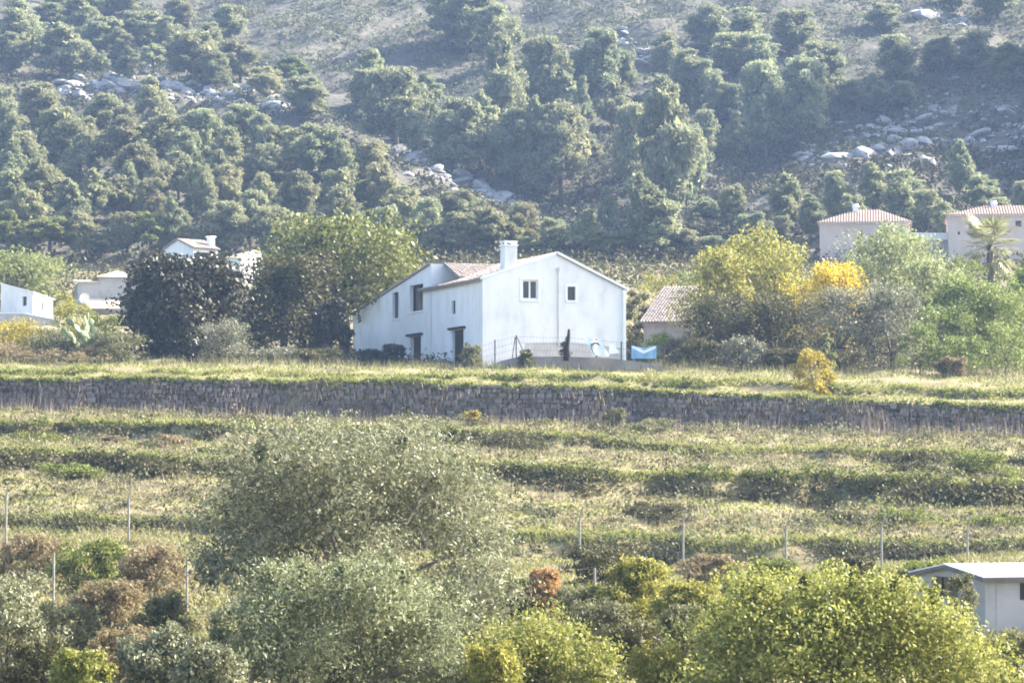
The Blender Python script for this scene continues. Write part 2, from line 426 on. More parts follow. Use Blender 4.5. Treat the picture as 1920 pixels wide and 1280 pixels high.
def fit_crown(blobs, W, H, base=0.0):
    B = np.array(blobs); xs0 = (B[:, 0] - B[:, 3]).min(); xs1 = (B[:, 0] + B[:, 3]).max(); zt = (B[:, 2] + B[:, 5]).max()
    B[:, [0, 3]] *= W * .95 / (xs1 - xs0); B[:, [1, 4]] *= W * .95 / (xs1 - xs0)
    cx = ((B[:, 0] - B[:, 3]).min() + (B[:, 0] + B[:, 3]).max()) / 2; B[:, 0] -= cx
    s = (H * .97) / (zt - base); B[:, 2] = base + (B[:, 2] - base) * s; B[:, 5] *= s
    return B
_seed = [100]
def plant(name, label, cat, px, top, wpx, D, mat, leaf=.2, n=6000, blobs=14, low=.15, trunk=.1, group=None, fork=.3, lean=(0, 0),
          aspect=.45, up=0., droop=0., depth=.55, dw=1.0, bark='bark', sub=9, subr=.42, base_dz=0.0, crown_name="crown", base_z=None, under=.45, nw=.45, inner=.11, blist=None):
    """a tree or bush standing on the ground at column px and depth D, its top at pixel row top and wpx pixels wide"""
    _seed[0] += 1; r = np.random.default_rng(_seed[0])
    o = gpt(px, D, base_dz)
    if base_z is not None: o.z = base_z
    H = float(zat(top, D)) - o.z; W = wpx / ppm(D)
    if H < .45: print('LOW', round(H, 2), label, px, top, D, float(ypix(D, o.z))); H = .45
    root = empty(name, o, label, cat, group)
    B = fit_crown(dome_blobs(r, W, H, blobs, low, W * dw), W, H)
    B[:, 0] += lean[0]; B[:, 1] += lean[1]
    if blist:      # crown lumps read off the photograph: column, row, radius in pixels; spread in depth
        B = []
        for (bx, by, br) in [(a_, b__ + 20, c__) for a_, b__, c__ in blist]:
            q = at(bx, by, D) - o; rr_ = br * (1.22 if br > 40 else 1) / ppm(D); B.append((q.x, r.uniform(-.28, .22) * W * dw, q.z, rr_, rr_ * 1.1, rr_ * .92) if br > 40 else (q.x, r.uniform(-.1, .1) * W * dw, q.z - rr_ * .3, rr_ * .6, rr_ * .6, rr_ * 1.5))
        back = [(x * .8, y + .25 * W * dw, z - .1, a * 1.2, b_ * 1.2, c_ * 1.05) for (x, y, z, a, b_, c_) in B if a * ppm(D) > 60]
        B = np.array(B + back)
    P, u = crown_points(r, B, n, sub, subr, depth, under)
    k = P[:, 2] > .02; P, u = P[k], u[k]
    V = leaf_quads(r, P, leaf, aspect, up, u * nw if nw else None, droop)
    ni = int(n * inner); bi = r.integers(0, len(B), ni); Q = B[bi, :3] + unit(r, ni) * B[bi, 3:6] * (.6 * r.random((ni, 1)) ** .5)
    V = np.concatenate([V, leaf_quads(r, Q[Q[:, 2] > .1], leaf * 1.5, .6)])
    V[:, 2] = np.maximum(V[:, 2], -.1)
    link(crown_name, quads_mesh(name + "_crown", V), M[mat], root)
    mb = MB(); limbs(mb, r, B, H, trunk, fork, lean)
    mb.build("trunk", M[bark], root, True)
    return root

# ---------------------------------------------------------------- pines on the hillside
def pine_proto(kind, seed, mat, H=10.0, W=7.0):
    r = np.random.default_rng(seed); blobs = []
    if kind == 'tall':
        k = 15
        for j in range(k):
            t = (j + .5) / k; prof = (1 - t) ** .55 * (.55 + .45 * min(1, t * 4)); a = j * 2.4 + r.uniform(-.6, .6)
            rd = W * .36 * prof * r.uniform(.5, 1.15); br = W * (.11 + .13 * prof) * r.uniform(.75, 1.25)
            blobs.append((math.cos(a) * rd, math.sin(a) * rd, H * (.2 + .76 * t), br, br, br * .85))
    elif kind == 'umbrella':
        k = 16
        for j in range(k):
            a = j * 2.4 + r.uniform(-.5, .5); rd = W * .42 * math.sqrt((j + .5) / k); br = W * r.uniform(.13, .2)
            blobs.append((math.cos(a) * rd, math.sin(a) * rd, H * (.82 - .45 * (rd / (W * .42)) ** 2 + r.uniform(-.07, .05)), br, br, br * .75))
        for j in range(5):
            a = r.uniform(0, 6.28); blobs.append((math.cos(a) * W * .22, math.sin(a) * W * .22, H * r.uniform(.35, .55), W * .16, W * .16, W * .13))
    elif kind == 'twin':
        for sx, hh in ((-.2, .82), (.2, 1.0)):
            for j in range(9):
                t = (j + .5) / 9; prof = math.sin(math.pi * (.15 + .8 * t)) ** .7; a = j * 2.4 + r.uniform(-.6, .6)
                rd = W * .22 * prof * r.uniform(.4, 1.1); br = W * (.09 + .11 * prof) * r.uniform(.8, 1.2)
                blobs.append((sx * W + math.cos(a) * rd, math.sin(a) * rd, H * hh * (.24 + .7 * t), br, br, br * .9))
    else:
        k = 17
        for j in range(k):
            t = (j + .5) / k; prof = math.sin(math.pi * (.2 + .72 * t)) ** .65; a = j * 2.4 + r.uniform(-.6, .6)
            rd = W * .36 * prof * r.uniform(.35, 1.1); br = W * (.1 + .12 * prof) * r.uniform(.75, 1.3)
            blobs.append((math.cos(a) * rd, math.sin(a) * rd, H * (.22 + .72 * t), br, br, br * .85))
    B = fit_crown(blobs, W, H)
    P, u = crown_points(r, B, 8200, 11, .36, .4, .35)
    V = leaf_quads(r, P, .4, .34, .9, u * .4)
    bi = r.integers(0, len(B), 900); Q = B[bi, :3] + unit(r, 900) * B[bi, 3:6] * (.7 * r.random((900, 1)) ** .5)
    V = np.concatenate([V, leaf_quads(r, Q, 1.0, .6)])
    crown = quads_mesh("pine_crown_" + kind, V); crown.materials.append(M[mat])
    mb = MB(); limbs(mb, r, B, H, .2, .42, (r.uniform(-.5, .5), 0), 10)
    tr = mb.mesh("pine_trunk_" + kind, True); tr.materials.append(M['bark'])
    return crown, tr
PROTO = {
    'r1': pine_proto('round', 21, 'pine'), 'r2': pine_proto('round', 22, 'pine'), 'r3': pine_proto('round', 23, 'pine_warm'), 'r4': pine_proto('round', 24, 'pine_warm'),
    't1': pine_proto('tall', 25, 'pine'), 't2': pine_proto('tall', 26, 'pine'), 't3': pine_proto('tall', 31, 'pine_warm'),
    'u1': pine_proto('umbrella', 27, 'pine_warm'), 'u2': pine_proto('umbrella', 28, 'pine'), 'w1': pine_proto('twin', 29, 'pine'), 'g1': pine_proto('umbrella', 30, 'pine_green'),
}
PG = {}
def pine(px, top, bot, w, kind, label, group, dmin=341.0):
    f = .5
    if group == UP or (px < 520 and top < 120): f = .1
    elif group == GU and px < 960: f = .06
    elif group == SHP: f = .15
    elif px > 1560 and top < 160: f = .2
    base = bot + f * (bot - top)
    D = hill_hit(px, base, dmin)
    z = float(hz(px, D)) - .15
    H = float(zat(top, D)) - z; W = w * (1.34 if group in (TOP, RI, GU, SHP) else 1.2) / ppm(D)
    root = empty("pine_tree", (float(wx(px, D, z)), D, z), label, "pine tree", group, random.uniform(0, 6.28))
    root.scale = (W / 7.0, W / 7.0, max(H, 2.0) / 10.0)
    c, t = PROTO[kind]
    link("crown", c, None, root); link("trunk", t, None, root)
    return root

# ---------------------------------------------------------------- buildings
def wall_panel(name, outline, holes, mapf, inward, mat, parent, depth=.28, thick=.3):
    """a wall with real openings: outline and holes in (s, z), mapf gives local points, inward is the wall's inner direction"""
    bm = bmesh.new(); edges = []; inward = Vector(inward)
    for loop in [outline] + holes:
        vs = [bm.verts.new(mapf(*p)) for p in loop]
        for i in range(len(vs)): edges.append(bm.edges.new((vs[i], vs[(i + 1) % len(vs)])))
    bmesh.ops.triangle_fill(bm, use_beauty=True, use_dissolve=False, edges=edges)
    for loop in holes:
        a = [bm.verts.new(mapf(*p)) for p in loop]; b = [bm.verts.new(mapf(*p) + inward * depth) for p in loop]
        for i in range(len(loop)):
            j = (i + 1) % len(loop); bm.faces.new((a[i], a[j], b[j], b[i]))
        # dark room behind the opening
    me = bpy.data.meshes.new(name); bm.to_mesh(me); bm.free()
    return link(name, me, mat, parent)
def rect(s0, z0, s1, z1): return [(s0, z0), (s1, z0), (s1, z1), (s0, z1)]
def opening(parent, name, mapf, inward, r, depth=.2, bars=1, frame='frame', pane='glass', fw=.06, sill=None, label=None):
    """window or door leaf set back in an opening r=(s0,z0,s1,z1): frame, pane, mullion"""
    s0, z0, s1, z1 = r; inw = Vector(inward)
    def bar(mb, a0, b0, a1, b1, d0, d1):
        mb.slab([mapf(a0, b0) + inw * d0, mapf(a1, b0) + inw * d0, mapf(a1, b1) + inw * d0, mapf(a0, b1) + inw * d0], inw * (d1 - d0))
    g = s0 > s1
    if g: s0, s1 = s1, s0
    f = MB()
    bar(f, s0 - .02, z0 - .02, s0 + fw, z1 + .02, depth, depth + .06); bar(f, s1 - fw, z0 - .02, s1 + .02, z1 + .02, depth, depth + .06)
    bar(f, s0 + fw, z0 - .02, s1 - fw, z0 + fw, depth, depth + .06); bar(f, s0 + fw, z1 - fw, s1 - fw, z1 + .02, depth, depth + .06)
    w = f.build(name, M[frame], parent)
    if label: w["label"] = label
    p = MB(); bar(p, s0 + fw * .5, z0 + fw * .5, s1 - fw * .5, z1 - fw * .5, depth + .02, depth + .045); p.build("pane" if name == "window" else "panel", M[pane], w)
    for k in range(bars):
        c = s0 + (s1 - s0) * (k + 1) / (bars + 1); q = MB(); bar(q, c - fw * .5, z0 + fw, c + fw * .5, z1 - fw, depth - .012, depth + .012); q.build("mullion", M[frame], w)
    if sill:
        q = MB(); bar(q, s0 - .12, z0 - .12, s1 + .12, z0 - .004, -.07, .05); q.build("sill", M[sill], w)
    return w
def tiled(mb, o, ea, up, n_in, pitch=.24, course=.42):
    """rows of half-round tiles on the rectangle o, o+ea, o+up"""
    o, ea, up = Vector(o), Vector(ea), Vector(up); nn = ea.cross(up).normalized()
    if nn.z < 0: nn = -nn
    k = max(1, int(ea.length / pitch)); m = max(1, int(up.length / course)); e = ea / k; du = up / m; eh = e.normalized()
    for i in range(k):
        for j in range(m):
            b = o + e * (i + .5) + du * j; r0, r1 = pitch * .42, pitch * .36; vs = []
            jit = nn * random.uniform(-.012, .02) + eh * random.uniform(-.015, .015)
            for q, r in ((b - du * .06 + nn * .035, r0), (b + du * 1.0 + nn * .0, r1)):
                for a in (0, .7, 1.57, 2.44, 3.14159): vs.append(q + jit + eh * math.cos(a) * r + nn * math.sin(a) * r * .75)
            mb.add(vs, [(a, a + 1, a + 6, a + 5) for a in range(4)] + [(0, 1, 2, 3, 4)])
class House:
    """local frame at a visible corner: X runs right and back, Y runs left and back"""
    def __init__(s, name, label, cat, px, py, D, deg, group=None):
        s.a = math.radians(deg); s.o = at(px, py, D); s.root = empty(name, s.o, label, cat, group, s.a)
        s.X = (math.cos(s.a), math.sin(s.a)); s.Y = (-math.sin(s.a), math.cos(s.a))
    def hit(s, px, py, d, off=(0, 0)):
        ox, oy = s.o.x + off[0], s.o.y + off[1]; t_ = float(tan_el(py)); k = (px - 960) / FPX * (CP + t_ * SP)
        t = (k * oy - ox) / (d[0] - k * d[1]); return t, (oy + t * d[1]) * t_ - s.o.z
    def gx(s, px, py): return s.hit(px, py, s.X)
    def fy(s, px, py): return s.hit(px, py, s.Y)
    def gmap(s, u, z): return Vector((u, 0, z))
    def fmap(s, u, z): return Vector((0, u, z))

# ---- the farmhouse
h = House("farmhouse", "large white farmhouse with tiled roof, gable and chimney above the terraces", "house", 905, 700, 200, 20)
R = h.root
def gr(x0, y0, x1, y1):
    s0, zt = h.gx(x0, y0); s1, zb = h.gx(x1, y1); return (s0, zb, s1, zt)
def fr(x0, y0, x1, y1):
    s0, zt = h.fy(x0, y0); s1, zb = h.fy(x1, y1); s0, s1 = min(s0, s1), max(s0, s1); return (s0, zb, s1, zt)
zl = h.gx(905, 523)[1]; xr, zr = h.gx(1168, 541); xp, zp = h.gx(1045, 477)
FL = -2.2                                    # foundation
gw1 = gr(979, 524, 1009, 562); gw2 = gr(1064, 537, 1079, 563)
gable = wall_panel("wall", [(0, FL), (xr, FL), (xr, zr), (xp, zp), (0, zl)], [rect(*gw1), rect(*gw2)], h.gmap, (0, 1, 0), M['white'], R)
opening(R, "window", h.gmap, (0, 1, 0), gw1, .12, 1, 'clean', sill='clean', fw=.11, label="two-light gable window with white mullion")
opening(R, "window", h.gmap, (0, 1, 0), gw2, .16, 0, 'frame', sill='clean', fw=.05)
for q in (gw1, gw2):   # raised white surround
    s0, z0, s1, z1 = q; b = MB(); e = .16
    b.box((s0 - e, -.03, z0 - e), (s0, -.003, z1 + e)); b.box((s1, -.03, z0 - e), (s1 + e, -.003, z1 + e)); b.box((s0 + .002, -.03, z1), (s1 - .002, -.003, z1 + e))
    b.build("window_surround", M['clean'], R)
yt = h.fy(808, 537)[0]; ye = h.fy(663, 590)[0]
sw = fr(847, 564, 854, 588); d2 = fr(848, 620, 869, 682)
fac = wall_panel("wall", [(0, FL), (yt, FL), (yt, zl), (0, zl)], [rect(*sw), rect(*d2)], h.fmap, (1, 0, 0), M['white'], R)
opening(R, "window", h.fmap, (1, 0, 0), sw, .14, 0, 'frame', fw=.05)
opening(R, "door", h.fmap, (1, 0, 0), d2, .2, 0, 'wood', 'wood', fw=.08)
zk = h.fy(812, 494)[1]; zw = h.fy(663, 588)[1]
w1 = fr(737, 549, 748, 596); w2 = fr(769, 536, 794, 581); d1 = fr(770, 632, 790, 686)
WO = -.035
wmap = lambda u, z: Vector((WO, u, z))
wing = wall_panel("wall", [(yt - .12, FL), (ye, FL), (ye, zw), (yt - .12, zk)], [rect(*w1), rect(*w2), rect(*d1)], wmap, (1, 0, 0), M['white'], R)
opening(R, "window", wmap, (1, 0, 0), w1, .2, 0, 'wood', sill='clean', fw=.07)
opening(R, "window", wmap, (1, 0, 0), w2, .35, 1, 'wood', sill='clean', fw=.09, label="deep set window above the side door")
opening(R, "door", wmap, (1, 0, 0), d1, .3, 0, 'wood', 'wood', fw=.09)
for q, e in ((d1, WO), (d2, 0)):
    MB().box((e - .22, q[0] - .45, q[3] + .05), (e + .02, q[2] + .45, q[3] + .2)).build("lintel", M['wood'], R)
# hidden sides
LB = 13.0
b = MB(); b.add([(xr, 0, FL), (xr, LB, FL), (xr, LB, zr), (xr, 0, zr)], [(0, 1, 2, 3)])
b.add([(xr, LB, FL), (0.4, LB, FL), (0.4, LB, zl), (xp, LB, zp), (xr, LB, zr)], [(0, 1, 2, 3, 4)]); b.build("wall", M['white'], R)
b = MB(); WX = 7.5
b.add([(WX, yt, FL), (WX, ye, FL), (WX, ye, zw), (WX, yt, zk)], [(0, 1, 2, 3)]); b.add([(WO, ye, FL), (WX, ye, FL), (WX, ye, zw), (WO, ye, zw)], [(3, 2, 1, 0)])
b.add([(WO, yt - .12, zl - .4), (WX, yt - .12, zl - .4), (WX, yt - .12, zk), (WO, yt - .12, zk)], [(0, 1, 2, 3)]); b.build("wall", M['white'], R)
# roofs: deck slab with tiles on it
def roof(parent, o, ea, up, th=.12, tile='tile', deck='pinkroof'):
    o, ea, up = Vector(o), Vector(ea), Vector(up); nn = ea.cross(up).normalized()
    if nn.z < 0: nn = -nn
    d = MB(); d.slab([o, o + ea, o + ea + up, o + up], -nn * th); rf = d.build("roof", M[deck], parent)
    t = MB(); tiled(t, o + nn * .004, ea, up, None); k = t.build("tile", M[tile], rf); k["kind"] = "stuff"
    return rf
ov = .35
sl = Vector((xp, 0, zp - zl)).normalized()
roof(R, Vector((0, .28, zl + .1)) - sl * ov, (0, LB - .3, 0), Vector((xp, 0, zp - zl)) + sl * (ov))
sr = Vector((xr - xp, 0, zr - zp)).normalized()
roof(R, Vector((xr, -.12, zr + .1)) + sr * ov, (0, LB + .1, 0), Vector((xp - xr, 0, zp - zr)) - sr * ov)
cp = MB(); cp.slab([(0 - .1, -.05, zl - .02), (xp, -.05, zp + .0), (xp, -.05, zp + .2), (0 - .1, -.05, zl + .17)], (0, .32, 0)); cp.build("coping", M['clean'], R)
cp = MB(); cp.slab([(xp, -.14, zp + .02), (xr + .4, -.14, zr - .16), (xr + .4, -.14, zr + .02), (xp, -.14, zp + .2)], (0, .12, 0)); cp.build("bargeboard", M['clean'], R)
sw_ = Vector((0, ye - yt, zw - zk))
roof(R, Vector((WO - .1, ye, zw + .06)) + sw_.normalized() * .3, (WX + .3, 0, 0), -sw_ - sw_.normalized() * .3)
roof(R, Vector((.9, yt - .1 - 3.4, zk - 1.15)), (WX - 1, 0, 0), Vector((0, 3.4, 1.2)))
# chimney, added corner strip, downpipe
c0 = h.gx(947, 497)[0]; c1 = h.gx(970, 497)[0]; ct = h.gx(960, 461)[1]; zb_ = zl + .3
ch = MB().box((c0, .02, zb_), (c1, .95, ct)).build("chimney", M['white'], R)
MB().box((c0 - .07, -.05, ct), (c1 + .07, 1.02, ct + .1)).build("chimney_cap", M['clean'], ch)
cc = MB()
for (x, y) in ((c0, .05), (c1 - .14, .05), (c0, .78), (c1 - .14, .78)): cc.box((x, y, ct + .1), (x + .14, y + .14, ct + .28))
cc.box((c0 - .02, 0, ct + .28), (c1 + .02, .95, ct + .36)); cc.build("chimney_hood", M['clean'], ch)
MB().box((xr - .03, -.16, FL), (xr + .16, .1, zr - .1)).build("corner_sun_strip", M['clean'], R)  # added strip, its whiter paint stands for the sunlit wall return
pxp = h.gx(1046, 600)[0]; zt_, zb2 = h.gx(1046, 508)[1], h.gx(1046, 650)[1]
MB().tube([(pxp, -.07, zb2), (pxp, -.07, zt_)], .04, 6).build("downpipe", M['plinth'], R)
MB().box((pxp - .1, -.12, zt_), (pxp + .1, -.004, zt_ + .22)).build("meter_box", M['plinth'], R)
pl0, zpl = h.gx(960, 640); pl1 = xr - .2
b = MB(); b.slab([(pl0, -.03, FL), (pl1, -.03, FL), (pl1, -.03, zpl - .3), (pl0 + 4, -.03, zpl + .05), (pl0 + 1, -.03, zpl - .1)], (0, .025, 0)); b.build("plinth", M['plinth'], R)

# ---- buildings farther off
def simple_walls(H_, polys, mat, parent=None, name="wall"):
    for pts in polys:
        b = MB(); b.add([Vector(p) for p in pts], [tuple(range(len(pts)))]); b.build(name, M[mat], parent or H_.root)
# whitewashed hut, far left
h1 = House("cottage", "small whitewashed hut with one window at the left border", "house", 62, 605, 262, 50)
a0 = h1.gx(62, 549)[1]; sx, a1 = h1.gx(99, 563); sy, a2 = h1.fy(2, 532)
wq = (h1.fy(50, 557)[0], h1.fy(50, 573)[1], h1.fy(42, 573)[0], h1.fy(42, 556)[1])
wq = (min(wq[0], wq[2]), wq[1], max(wq[0], wq[2]), wq[3])
wall_panel("wall", [(0, -1), (sy, -1), (sy, a2), (0, a0)], [rect(*wq)], h1.fmap, (1, 0, 0), M['white'], h1.root)
opening(h1.root, "window", h1.fmap, (1, 0, 0), wq, .15, 0)
wq = (h1.gx(78, 570)[0], h1.gx(80, 582)[1], h1.gx(82, 570)[0], h1.gx(80, 568)[1])
wall_panel("wall", [(0, -1), (sx, -1), (sx, a1), (0, a0)], [rect(*wq)], h1.gmap, (0, 1, 0), M['white'], h1.root)
opening(h1.root, "window", h1.gmap, (0, 1, 0), wq, .15, 0)
simple_walls(h1, [[(sx, 0, -1), (sx, sy, -1), (sx, sy, a1 + a2 - a0), (sx, 0, a1)], [(0, sy, -1), (sx, sy, -1), (sx, sy, a1 + a2 - a0), (0, sy, a2)]], 'white')
b = MB(); b.slab([(-.1, -.1, a0 + .02), (sx + .12, -.1, a1 + .02), (sx + .12, sy + .1, a1 + a2 - a0 + .02), (-.1, sy + .1, a2 + .02)], (0, 0, .1)); b.build("roof", M['clean'], h1.root)
h1b = House("garden_wall", "low white wall with ledge below the hut at the left border", "wall", 112, 612, 252, -12)
s1 = -h1b.gx(-160, 590)[0]; zc = h1b.gx(60, 588)[1]; zc2 = h1b.gx(112, 602)[1]
b = MB(); b.slab([(-s1, 0, -1), (0, 0, -1), (0, 0, zc2), (-s1 * .25, 0, zc), (-s1, 0, zc + .1)], (0, .25, 0)); b.build("wall", M['plinth'], h1b.root)
b = MB(); b.slab([(-s1, -.1, zc + .1), (-s1 * .25, -.1, zc), (0.1, -.1, zc2), (.1, .4, zc2), (-s1 * .25, .4, zc), (-s1, .4, zc + .1)], (0, 0, .09)); b.build("ledge", M['clean'], h1b.root)
# grey villa with beige roofs
h2 = House("villa", "grey villa with beige roofs and satellite dish behind the dark tree", "house", 140, 600, 285, 12)
xa = h2.gx(186, 560)[0]; xb = h2.gx(262, 560)[0]; z1 = h2.gx(160, 530)[1]; z2 = h2.gx(215, 519)[1]; z3 = h2.gx(225, 503)[1]
x0 = h2.gx(146, 560)[0]
b = MB(); b.box((x0, 0, -1), (xa, 6, z1)); b.build("wall", M['greywall'], h2.root)
b = MB(); b.box((xa + .003, .2, -1), (xb, 7, z2)); b.build("wall", M['greywall'], h2.root)
b = MB(); b.slab([(x0 - .2, -.2, z1 + .01), (xa - .05, -.2, z1 + .01), (xa - .05, 6, z1 + .5), (x0 - .2, 6, z1 + .5)], (0, 0, .14)); b.build("roof", M['beige'], h2.root)
b = MB(); b.add([(xa - .3, -.1, z2 + .01), (xb + .3, -.1, z2 + .01), (xb + .3, 7.3, z2 + .01), (xa - .3, 7.3, z2 + .01), (xa + 2, 3.5, z3), (xb - 2, 3.5, z3)],
    [(0, 1, 5, 4), (1, 2, 5), (2, 3, 4, 5), (3, 0, 4), (3, 2, 1, 0)]); b.build("roof", M['beige'], h2.root)
xc = h2.gx(160, 570)[0]; xd = h2.gx(222, 570)[0]; zq = h2.gx(190, 582)[1]; zr_ = h2.gx(190, 562)[1]
b = MB(); b.slab([(xc, -2.4, zq), (xd, -2.4, zq), (xd, -.02, zr_), (xc, -.02, zr_)], (0, 0, .12)); b.build("porch_roof", M['beige'], h2.root)
for q in (xc + .1, xd - .4): MB().box((q, -2.1, -1), (q + .25, -1.85, zq + .1)).build("porch_post", M['greywall'], h2.root)
dsh = empty("satellite_dish", at(157, 566, 282.2), "round white satellite dish on the grey villa's wall", "dish")
b = MB(); nn_ = 14; ring = lambda r, d: [Vector((math.cos(k * 2 * math.pi / nn_) * r, d, math.sin(k * 2 * math.pi / nn_) * r + .4)) for k in range(nn_)]
vs = ring(.52, 0) + ring(.36, .1) + ring(.12, .15); b.add(vs, [(i, (i + 1) % nn_, nn_ + (i + 1) % nn_, nn_ + i) for i in range(nn_)] + [(nn_ + i, nn_ + (i + 1) % nn_, 2 * nn_ + (i + 1) % nn_, 2 * nn_ + i) for i in range(nn_)] + [tuple(range(2 * nn_, 3 * nn_))])
b.build("bowl", M['clean'], dsh, True); dsh.rotation_euler = (.35, 0, .6)
MB().tube([(0, .1, .4), (0, .5, .1), (0, .5, -.5)], .04, 5).build("bracket", M['plinth'], dsh)
# white bungalow
h3 = House("bungalow", "white bungalow with brown roof and chimney rising over the dark tree", "house", 362, 530, 312, 46)
e0 = h3.gx(362, 464)[1]; lx = h3.gx(408, 462)[0]; yp, zpk = h3.fy(334, 449); yl, zll = h3.fy(308, 467)
simple_walls(h3, [[(0, 0, -4.0), (0, yl, -4.0), (0, yl, zll), (0, yp, zpk), (0, 0, e0)], [(0, 0, -4.0), (lx, 0, -4.0), (lx, 0, e0), (0, 0, e0)], [(lx, 0, -4.0), (lx, yl, -4.0), (lx, yl, zll), (lx, yp, zpk), (lx, 0, e0)], [(0, yl, -4.0), (lx, yl, -4.0), (lx, yl, zll), (0, yl, zll)]], 'white')
roof(h3.root, (-.2, -.25, e0 - .02), (lx + .4, 0, 0), (0, yp + .25, zpk - e0 + .1)); roof(h3.root, (-.2, yl + .25, zll - .02), (lx + .4, 0, 0), (0, yp - yl - .25, zpk - zll + .1))
cx = h3.gx(402, 470)[0]; cz = h3.gx(402, 445)[1]
b = MB(); b.box((cx - .3, .3, e0 - .3), (cx + .3, .9, cz)); ch = b.build("chimney", M['white'], h3.root); MB().box((cx - .4, .2, cz), (cx + .4, 1.0, cz + .15)).build("chimney_cap", M['clean'], ch)
h4 = House("outbuilding", "low white outbuilding between the bungalow and the walnut tree", "house", 452, 525, 306, 48)
e0 = h4.gx(452, 486)[1]; lx, e1 = h4.gx(492, 474); ly, e2 = h4.fy(424, 484)
simple_walls(h4, [[(0, 0, -4.0), (0, ly, -4.0), (0, ly, e2), (0, 0, e0)], [(0, 0, -4.0), (lx, 0, -4.0), (lx, 0, e1), (lx * .55, 0, e1 + .1), (0, 0, e0)], [(lx, 0, -4.0), (lx, ly, -4.0), (lx, ly, e2), (lx, 0, e1)]], 'white')
b = MB(); b.slab([(-.15, -.15, e0 - .02), (lx * .55, -.15, e1 + .1), (lx + .15, -.15, e1), (lx + .15, ly, e2 + .3), (-.15, ly, e2)], (0, 0, .12)); b.build("roof", M['beige'], h4.root)
# pink villas
def hip_villa(name, label, px0, px1, y_base, y_eave, y_ridge, rx0, rx1, D, deg, deep, chim, wins):
    H_ = House(name, label, "house", px0, y_base, D, deg)
    w_ = H_.gx(px1, y_eave)[0]; ze = H_.gx(px0, y_eave)[1]; zr0 = H_.hit((rx0 + rx1) / 2, y_ridge, H_.X, (H_.Y[0] * deep / 2, H_.Y[1] * deep / 2))[1]
    holes = []
    for (a, c, d_, e_) in wins:
        s0, zt = H_.gx(a, c); s1, zb = H_.gx(d_, e_); holes.append((s0, zb, s1, zt))
    wall_panel("wall", [(0, -2), (w_, -2), (w_, ze), (0, ze)], [rect(*q) for q in holes], H_.gmap, (0, 1, 0), M['pink'], H_.root)
    for q in holes: opening(H_.root, "window", H_.gmap, (0, 1, 0), q, .15, 0, 'frame')
    simple_walls(H_, [[(0, 0, -2), (0, deep, -2), (0, deep, ze), (0, 0, ze)], [(w_, 0, -2), (w_, deep, -2), (w_, deep, ze), (w_, 0, ze)], [(0, deep, -2), (w_, deep, -2), (w_, deep, ze), (0, deep, ze)]], 'pink')
    MB().box((-.18, -.18, ze + .003), (w_ + .18, deep + .18, ze + .13)).build("cornice", M['clean'], H_.root)
    k0 = H_.hit(rx0, y_ridge, H_.X, (H_.Y[0] * deep / 2, H_.Y[1] * deep / 2))[0]; k1 = H_.hit(rx1, y_ridge, H_.X, (H_.Y[0] * deep / 2, H_.Y[1] * deep / 2))[0]
    zz = ze + .14; A = [Vector(p) for p in ((-.4, -.4, zz), (w_ + .4, -.4, zz), (w_ + .4, deep + .4, zz), (-.4, deep + .4, zz), (k0, deep / 2, zr0), (k1, deep / 2, zr0))]
    b = MB(); b.add(A, [(0, 1, 5, 4), (1, 2, 5), (2, 3, 4, 5), (3, 0, 4), (3, 2, 1, 0)]); rf = b.build("roof", M['terracotta'], H_.root)
    t = MB()   # ribs of tiles running up the front and left slopes
    n = int((w_ + .8) / .3)
    for i in range(n):
        x = -.4 + (i + .5) * .3; f = 1.0
        if x < k0: f = max(0.02, (x + .4) / (k0 + .4))
        elif x > k1: f = max(0.02, (w_ + .4 - x) / (w_ + .4 - k1))
        p0 = Vector((x, -.42, zz + .03)); p1 = Vector((x, -.4 + (deep / 2 + .4) * f, zz + (zr0 - zz) * f + .03)); t.tube([p0, p1], .06, 5)
    t.build("tile", M['terracotta'], rf)["kind"] = "stuff"
    cxx, czt, czb = chim; s0 = H_.hit(cxx, czt, H_.X, (H_.Y[0] * deep * .45, H_.Y[1] * deep * .45)); sb = zr0 - .6
    c_ = MB().box((s0[0] - .3, deep * .45 - .3, sb), (s0[0] + .3, deep * .45 + .3, s0[1] - .25)).build("chimney", M['clean'], H_.root)
    MB().tube([(s0[0], deep * .45, s0[1] - .25), (s0[0], deep * .45, s0[1] + .1)], [.42, .3], 8).build("chimney_cap", M['clean'], c_)
    return H_
v1 = hip_villa("villa", "pink villa with terracotta hip roof behind the pale green tree", 1537, 1704, 520, 420, 394, 1605, 1648, 332, -7, 9.5, (1604, 384, 398), [(1608, 432, 1616, 452), (1650, 430, 1660, 450)])
v2 = hip_villa("villa", "pink villa with terracotta roof behind the palm tree", 1779, 1985, 520, 406, 386, 1845, 1915, 326, -7, 10.0, (1863, 378, 394), [(1817, 413, 1823, 428), (1904, 414, 1915, 425), (1796, 434, 1800, 440)])
h5 = House("garden_wall", "pale wall with white coping joining the two pink villas", "wall", 1700, 520, 330, 6)
w_ = h5.gx(1780, 447)[0]; zt_ = h5.gx(1700, 449)[1]; z2_ = h5.gx(1700, 436)[1]
MB().box((0, 0, -2), (w_, .4, zt_)).build("wall", M['greywall'], h5.root); MB().box((-.05, -.08, zt_ + .003), (w_, .5, z2_)).build("coping", M['clean'], h5.root)
